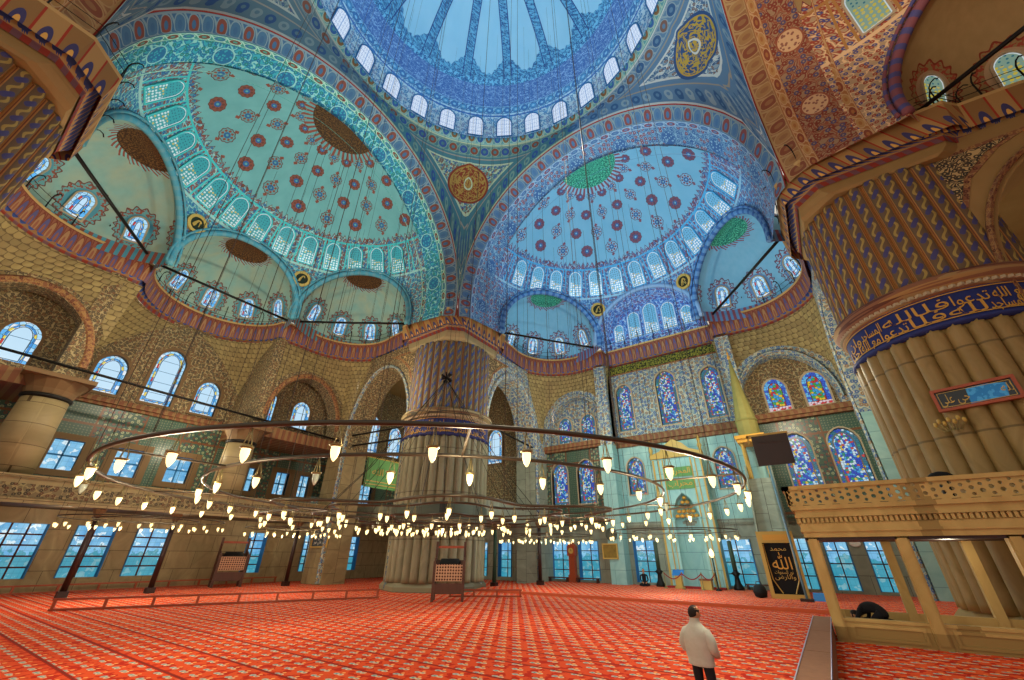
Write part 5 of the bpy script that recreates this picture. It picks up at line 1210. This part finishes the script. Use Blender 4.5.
# small wall lamp below the plaque
a2 = math.atan2(10.9-PX, 12.6-PX); n2 = Vector((math.cos(a2), math.sin(a2), 0))
t = thing('wall_sconce', 'small branched brass lamp fixed to the giant pier below the plaque', 'sconce', Vector((PX, PX, 6.4))+n2*3.6); b = MB(); b.tube([n2*-.15, n2*.25], .03, 6)
for i in range(7): q = -1+i/3; w = Vector((-n2.y, n2.x, 0)); b.tube([n2*.2, n2*.3+w*q*.25+Vector((0, 0, -.1)), n2*.3+w*q*.42+Vector((0, 0, .12+.1*(i % 2)))], .018, 5)
b.build('arms', MAT['brass'], t); b = MB()
for i in range(7): q = -1+i/3; w = Vector((-n2.y, n2.x, 0)); p = n2*.3+w*q*.42+Vector((0, 0, .12+.1*(i % 2))); b.lathe([(.03, 0), (.06, .05), (.05, .14), (.02, .17)], p, 8)
b.build('cups', MAT['gold_dull'], t, True)
t = thing('loudspeaker', 'small dark oval object on the loge rail before the pier', 'loudspeaker', (12.0, 9.6, 4.3)); b = MB(); b.lathe([(.02, 0), (.3, .03), (.34, .14), (.2, .26), (.03, .3)], n=16, ry=.6); b.build('body', MAT['black'], t, True); b = MB(); b.box(-.1, .1, -.1, .1, -.62, .03); b.build('stand', MAT['black'], t)

# ================================================================== people
def skinned(name, joints, edges, mats, parent, paint, sub=2):
    """one continuous body grown from a jointed skeleton"""
    me = bpy.data.meshes.new(name); me.from_pydata([j[0] for j in joints], edges, []); o = bpy.data.objects.new(name, me); COL.objects.link(o)
    md = o.modifiers.new('skin', 'SKIN'); md.use_smooth_shade = True; md.branch_smoothing = .4
    for i, (p, r) in enumerate(joints):
        sv = me.skin_vertices[0].data[i]; sv.radius = r if isinstance(r, tuple) else (r, r); sv.use_root = (i == 0)
    s_ = o.modifiers.new('sub', 'SUBSURF'); s_.levels = s_.render_levels = sub
    bpy.context.view_layer.update(); em = bpy.data.meshes.new_from_object(o.evaluated_get(bpy.context.evaluated_depsgraph_get())); bpy.data.objects.remove(o)
    em.materials.clear()
    for m_ in mats: em.materials.append(m_)
    for p in em.polygons: p.use_smooth = True; p.material_index = paint(p.center)
    q = bpy.data.objects.new(name, em); COL.objects.link(q); q.parent = parent; return q
SKIN = flat('skin', '#b07a58', .6); HAIR = flat('dark_hair', '#1a120d', .8); TROU = flat('black_trousers', '#17161a', .85); JACK = flat('cream_jacket', '#b3b2a6', .9, nz='#a09e90', sc=9); SHOE = flat('socks', '#2a2626')
def head(parent, p, rz, tilt, s=1.0, hair=True):
    b = MB(); prof = [(.03, -.115), (.06, -.1), (.072, -.06), (.078, -.01), (.083, .04), (.08, .085), (.06, .12), (.02, .14)]
    b.lathe(prof, (0, 0, 0), 20, rx=.92, ry=1.12)
    b.tube([(0, .08, .02), (0, .112, -.02), (0, .095, -.035)], [.01, .016, .008], 6)       # nose
    for x in (-.03, .03): b.lathe([(.001, -.012), (.013, 0), (.001, .012)], (x, .084, .022), 8)
    b.tube([(-.025, .083, -.062), (0, .09, -.06), (.025, .083, -.062)], .007, 5)
    for x in (-1, 1): b.lathe([(.004, -.035), (.016, -.02), (.02, .015), (.008, .035)], (x*.08, -.005, .005), 8, rx=.5)
    R3 = Matrix.Rotation(rz, 3, 'Z') @ Matrix.Rotation(tilt, 3, 'X'); P = Vector(p)
    b.V = [P+R3 @ (v*s) for v in b.V]; h = b.build('head', SKIN, parent, True)
    b = MB()
    def hp(a, t):                                              # hair line low at the nape, high at the brow
        fr_ = (math.sin(R_(a))+1)/2; e0 = -38+80*fr_**1.5; e = e0+(90-e0)*t
        return (.084*math.cos(R_(a))*math.cos(R_(e)), -.004+.101*math.sin(R_(a))*math.cos(R_(e)), .018+.132*math.sin(R_(e))), (0, 0)
    V, F, U = grid(hp, lsp(0, 360, 33), lsp(0, 1, 12)); b.raw(V, F, U); b.V = [P+R3 @ (v*s) for v in b.V]; b.build('hair', HAIR, parent, True)
def hand(b, w, d, side, s=1.0):
    """palm and five curled digits from wrist w pointing along d"""
    d = d.normalized(); sd = d.cross(Vector((0, 0, 1)))
    sd = (sd if sd.length > .2 else Vector((0, 1, 0))).normalized(); nn = d.cross(sd).normalized()
    b.tube([w-d*.02, w+d*.04*s, w+d*.09*s], [.026, .04, .036], 8, r2=None)
    for i, (o, L) in enumerate(((-.03, .062), (-.01, .075), (.01, .07), (.03, .055))):
        q = w+d*.085*s+sd*o; b.tube([q, q+d*L*.55+nn*.004, q+d*L*.9+nn*.02, q+d*L*.95+nn*.045], [.0095, .009, .0085, .006], 6)
    q = w+d*.03*s+sd*-.035; b.tube([q, q+d*.03-sd*.025, q+d*.065-sd*.03], [.012, .011, .008], 6)
def standing(label, loc, rz, s):
    t = thing('person', label, 'person', loc, rz); t.scale = (s*1.28, s*1.1, s)
    J = [((0, 0, .93), (.15, .115)), ((0, 0, 1.1), (.15, .115)), ((0, -.01, 1.28), (.15, .11)), ((0, -.01, 1.41), (.1, .07)), ((0, .01, 1.53), .05), ((0, .02, 1.6), .05),
         ((.1, 0, .86), .1), ((.11, .02, .48), .07), ((.11, 0, .1), .045), ((.12, .14, .04), .04), ((-.1, 0, .86), .1), ((-.11, .02, .48), .07), ((-.11, -.02, .1), .045), ((-.12, .12, .04), .04),
         ((.17, -.01, 1.34), .045), ((.245, -.035, 1.12), .042), ((.2, .14, .98), .034), ((-.17, -.01, 1.34), .045), ((-.245, -.035, 1.12), .042), ((-.22, .14, .97), .038)]
    Ed = [(0, 1), (1, 2), (2, 3), (3, 4), (4, 5), (0, 6), (6, 7), (7, 8), (8, 9), (0, 10), (10, 11), (11, 12), (12, 13), (3, 14), (14, 15), (15, 16), (3, 17), (17, 18), (18, 19)]
    skinned('body', J, Ed, [SKIN, TROU, SHOE], t, lambda c: 2 if c.z < .11 else 1 if c.z < 1.0 and abs(c.x) < .2 else 0)
    # jacket: lofted trunk with sleeves and stand collar
    b = MB(); sec = [(.8, .205, .155), (.84, .21, .16), (.87, .2, .15), (.95, .22, .16), (1.1, .225, .16), (1.25, .235, .158), (1.34, .225, .145), (1.4, .185, .128), (1.46, .13, .1), (1.5, .09, .085), (1.53, .078, .078), (1.59, .074, .076)]
    V, F = [], []; n = 24
    for z, rx, ry in sec:
        for i in range(n): a = 2*PI*i/n; wr = 1+.02*math.sin(a*5+z*30)*(1 if z < 1.3 else .2); V.append((rx*wr*math.copysign(abs(math.cos(a))**.85, math.cos(a)), -.01+ry*wr*math.copysign(abs(math.sin(a))**.85, math.sin(a)), z))
    for j in range(len(sec)-1):
        for i in range(n): F.append((j*n+i, j*n+(i+1) % n, (j+1)*n+(i+1) % n, (j+1)*n+i))
    b.raw(V, F)
    jk = b.build('jacket', JACK, t, True)
    for s_ in (1, -1):
        b = MB(); b.tube([(s_*.09, -.01, 1.4), (s_*.165, -.012, 1.355), (s_*.222, -.02, 1.24), (s_*.25, -.035, 1.13), (s_*.245, -.0, 1.05), (s_*.225, .09, 1.0), (s_*.2, .15, .97)], [.06, .085, .088, .082, .078, .064, .054], 14); b.build('sleeve', JACK, jk, True)
    b = MB(); b.lathe([(.197, 0), (.203, .02), (.2, .045), (.19, .05)], (0, -.01, .79), 24, cap=False, ry=.76); b.build('waistband', JACK, jk, True)
    for s_ in (1, -1): b = MB(); hand(b, Vector((s_*.2, .15, .97)), Vector((-s_*.4, .9, -.25)), s_); b.build('hand', SKIN, t, True)
    head(t, (0, .02, 1.655), R_(-24), R_(-4), 1.04)
    return t
standing('standing man in a cream jacket and black trousers seen from behind', (6.3, -.44, 0), R_(-20), .8)
def bowed(label, loc, rz, s, mats):
    t = thing('person', label, 'person', loc, rz); t.scale = (s, s*.85, s*1.15)
    J = [((0, 0, .3), (.17, .15)), ((0, .2, .36), (.17, .14)), ((0, .42, .34), (.18, .13)), ((0, .56, .26), (.11, .09)), ((0, .66, .19), .055), ((0, .72, .16), .06),
         ((.12, .02, .22), .1), ((.14, .3, .1), .08), ((.14, -.1, .07), .06), ((.13, -.3, .05), .04), ((-.12, .02, .22), .1), ((-.14, .3, .1), .08), ((-.14, -.1, .07), .06), ((-.13, -.3, .05), .04),
         ((.22, .5, .28), .06), ((.28, .62, .08), .05), ((.2, .85, .04), .035), ((-.22, .5, .28), .06), ((-.28, .62, .08), .05), ((-.2, .85, .04), .035)]
    Ed = [(0, 1), (1, 2), (2, 3), (3, 4), (4, 5), (0, 6), (6, 7), (7, 8), (8, 9), (0, 10), (10, 11), (11, 12), (12, 13), (3, 14), (14, 15), (15, 16), (3, 17), (17, 18), (18, 19)]
    skinned('body', J, Ed, mats, t, lambda c: 0 if c.y > .78 else 1)
    head(t, (0, .78, .14), 0, R_(-75), 1.0)
    for s_ in (1, -1): b = MB(); hand(b, Vector((s_*.2, .85, .035)), Vector((0, 1, -.1)), s_); b.build('hand', SKIN, t, True)
BLK = flat('black_clothes', '#131217', .9)
bowed('dark-clothed person bowed low in prayer inside the marble loge', (9.35, 9.55, .36), R_(62), 1.2, [SKIN, BLK])
b = MB(); b.box(8.35, 10.0, 9.05, 10.75, .002, .36); tag(b.build('prayer_platform', MAT['wood_l']), 'low wooden platform under the bowed person in the loge', 'platform')
b = MB(); b.box(8.72, 9.0, 9.1, 9.35, .361, .52); tag(b.build('white_box', MAT['white']), 'small white box beside the bowed person in the loge', 'box')
def sitting(label, loc, rz, s, mats):
    t = thing('person', label, 'person', loc, rz); t.scale = (s, s, s)
    J = [((0, 0, .16), (.17, .14)), ((0, -.01, .38), (.15, .11)), ((0, .02, .58), (.18, .11)), ((0, .04, .7), (.12, .08)), ((0, .06, .79), .05), ((0, .08, .84), .05),
         ((.14, .08, .13), .09), ((.34, .3, .1), .07), ((.08, .42, .06), .05), ((-.02, .46, .05), .035), ((-.14, .08, .13), .09), ((-.34, .3, .1), .07), ((-.08, .36, .06), .05), ((.02, .34, .05), .035),
         ((.21, .03, .66), .06), ((.26, .1, .4), .048), ((.14, .3, .26), .035), ((-.21, .03, .66), .06), ((-.26, .1, .4), .048), ((-.14, .3, .26), .035)]
    Ed = [(0, 1), (1, 2), (2, 3), (3, 4), (4, 5), (0, 6), (6, 7), (7, 8), (8, 9), (0, 10), (10, 11), (11, 12), (12, 13), (3, 14), (14, 15), (15, 16), (3, 17), (17, 18), (18, 19)]
    skinned('body', J, Ed, mats, t, lambda c: 0 if c.z > .77 else 1)
    head(t, (0, .09, .93), 0, R_(-12), 1.0)
    for s_ in (1, -1): b = MB(); hand(b, Vector((s_*.14, .3, .26)), Vector((-s_*.3, .7, -.3)), s_); b.build('hand', SKIN, t, True)
sitting('person in black sitting on the carpet under the window left of the niche', (-3.7, 26.2, .14), R_(200), 1.1, [SKIN, BLK])

# ================================================================== light
W = bpy.data.worlds.new('hall_ambient_fill'); SC.world = W; W.use_nodes = True; bg = W.node_tree.nodes['Background']; bg.inputs[0].default_value = (1.0, .93, .8, 1); bg.inputs[1].default_value = .7  # warm ambient fill let in through the hall's unbuilt back
def lamp(name, ty, loc, e, col, r=.1, **k):
    d = bpy.data.lights.new(name, ty); d.energy = e; d.color = col
    if ty in ('POINT', 'SPOT'): d.shadow_soft_size = r
    for a, v in k.items(): setattr(d, a, v)
    o = bpy.data.objects.new(name, d); COL.objects.link(o); o.location = loc; return o
def aim(o, d): o.rotation_euler = Vector(d).to_track_quat('-Z', 'Y').to_euler()
aim(lamp('dome_fill', 'SPOT', (0, 0, 37.4), 1950, (.5, .84, 1.0), .3, spot_size=R_(172), spot_blend=.25), (0, 0, 1))  # unseen spot added in mid-air to tint the dome blue
for k, col, e in (('L', (.42, .92, 1.0), 1600), ('Q', (.38, .82, 1.0), 1850), ('R', (1.0, .88, .7), 1700)):
    p = SIDE[k](0, 15.5, 21.8); aim(lamp('half_dome_fill', 'SPOT', p, e, col, .3, spot_size=R_(165), spot_blend=.3), SIDE[k](0, .5, 0)+Vector((0, 0, 1)))  # added spots floating near each half dome's centre, no fixture there
aim(lamp('vault_fill', 'SPOT', (0, 0, 24), 4300, (.7, .95, .98), .4, spot_size=R_(150), spot_blend=.5), (0, 0, 1))  # fill floating below the main dome, added for the pendentives
for a in range(8): lamp('ring_lamp', 'POINT', (6.6*math.cos(a*PI/4), 6.6*math.sin(a*PI/4), 3.0), 170, (1.0, .87, .62), .08)
for x, y, z, e, c in ((-21, -1, 3.2, 420, (1, .88, .64)), (-20, 6.5, 3.2, 380, (1, .88, .64)), (1, 18.5, 3.0, 500, (.75, .95, 1.0)), (-7.5, 18, 3.0, 260, (.85, .95, .85)), (11.5, 9.7, 2.3, 40, (1, .88, .64)),
                      (-21, -1, 14, 1900, (1, .88, .64)), (-20, -9, 14, 850, (1, .88, .64)), (-18, 9, 14, 900, (1, .88, .64)), (-8, 20.5, 13, 1100, (1, .9, .7)), (0, 20, 12, 1250, (.6, .95, 1.0)), (0, 22, 5, 260, (.6, .95, 1.0)), (8.5, 21, 12, 1100, (1, .88, .64)), (-22, 20, 9, 700, (.95, .95, .75)), (-28.2, 2, 9.5, 380, (1, .88, .64)), (5, -1, 14, 1300, (1, .9, .7)), (-28.6, -3, 3.9, 110, (1, .9, .68)), (-28.6, 3, 3.9, 110, (1, .9, .68)), (-28.6, 9.5, 3.9, 110, (1, .9, .68)), (-21, 21, 3.6, 280, (1, .92, .72)), (22, 20, 9, 700, (1, .88, .64))):
    lamp('hanging_lamp_and_fill', 'POINT', (x, y, z), e, c, .15)  # chandelier and gallery lamps, plus unseen fill added in mid-air
SC.cycles.max_bounces = 5; SC.cycles.diffuse_bounces = 3; SC.cycles.glossy_bounces = 2; SC.cycles.use_denoising = True
SC.cycles.sample_clamp_indirect = 4.0; SC.cycles.caustics_reflective = False; SC.cycles.caustics_refractive = False
vs = SC.view_settings; vs.view_transform = 'Standard'; vs.look = 'None'; vs.gamma = 1.0; vs.use_curve_mapping = False; vs.exposure = 0.0
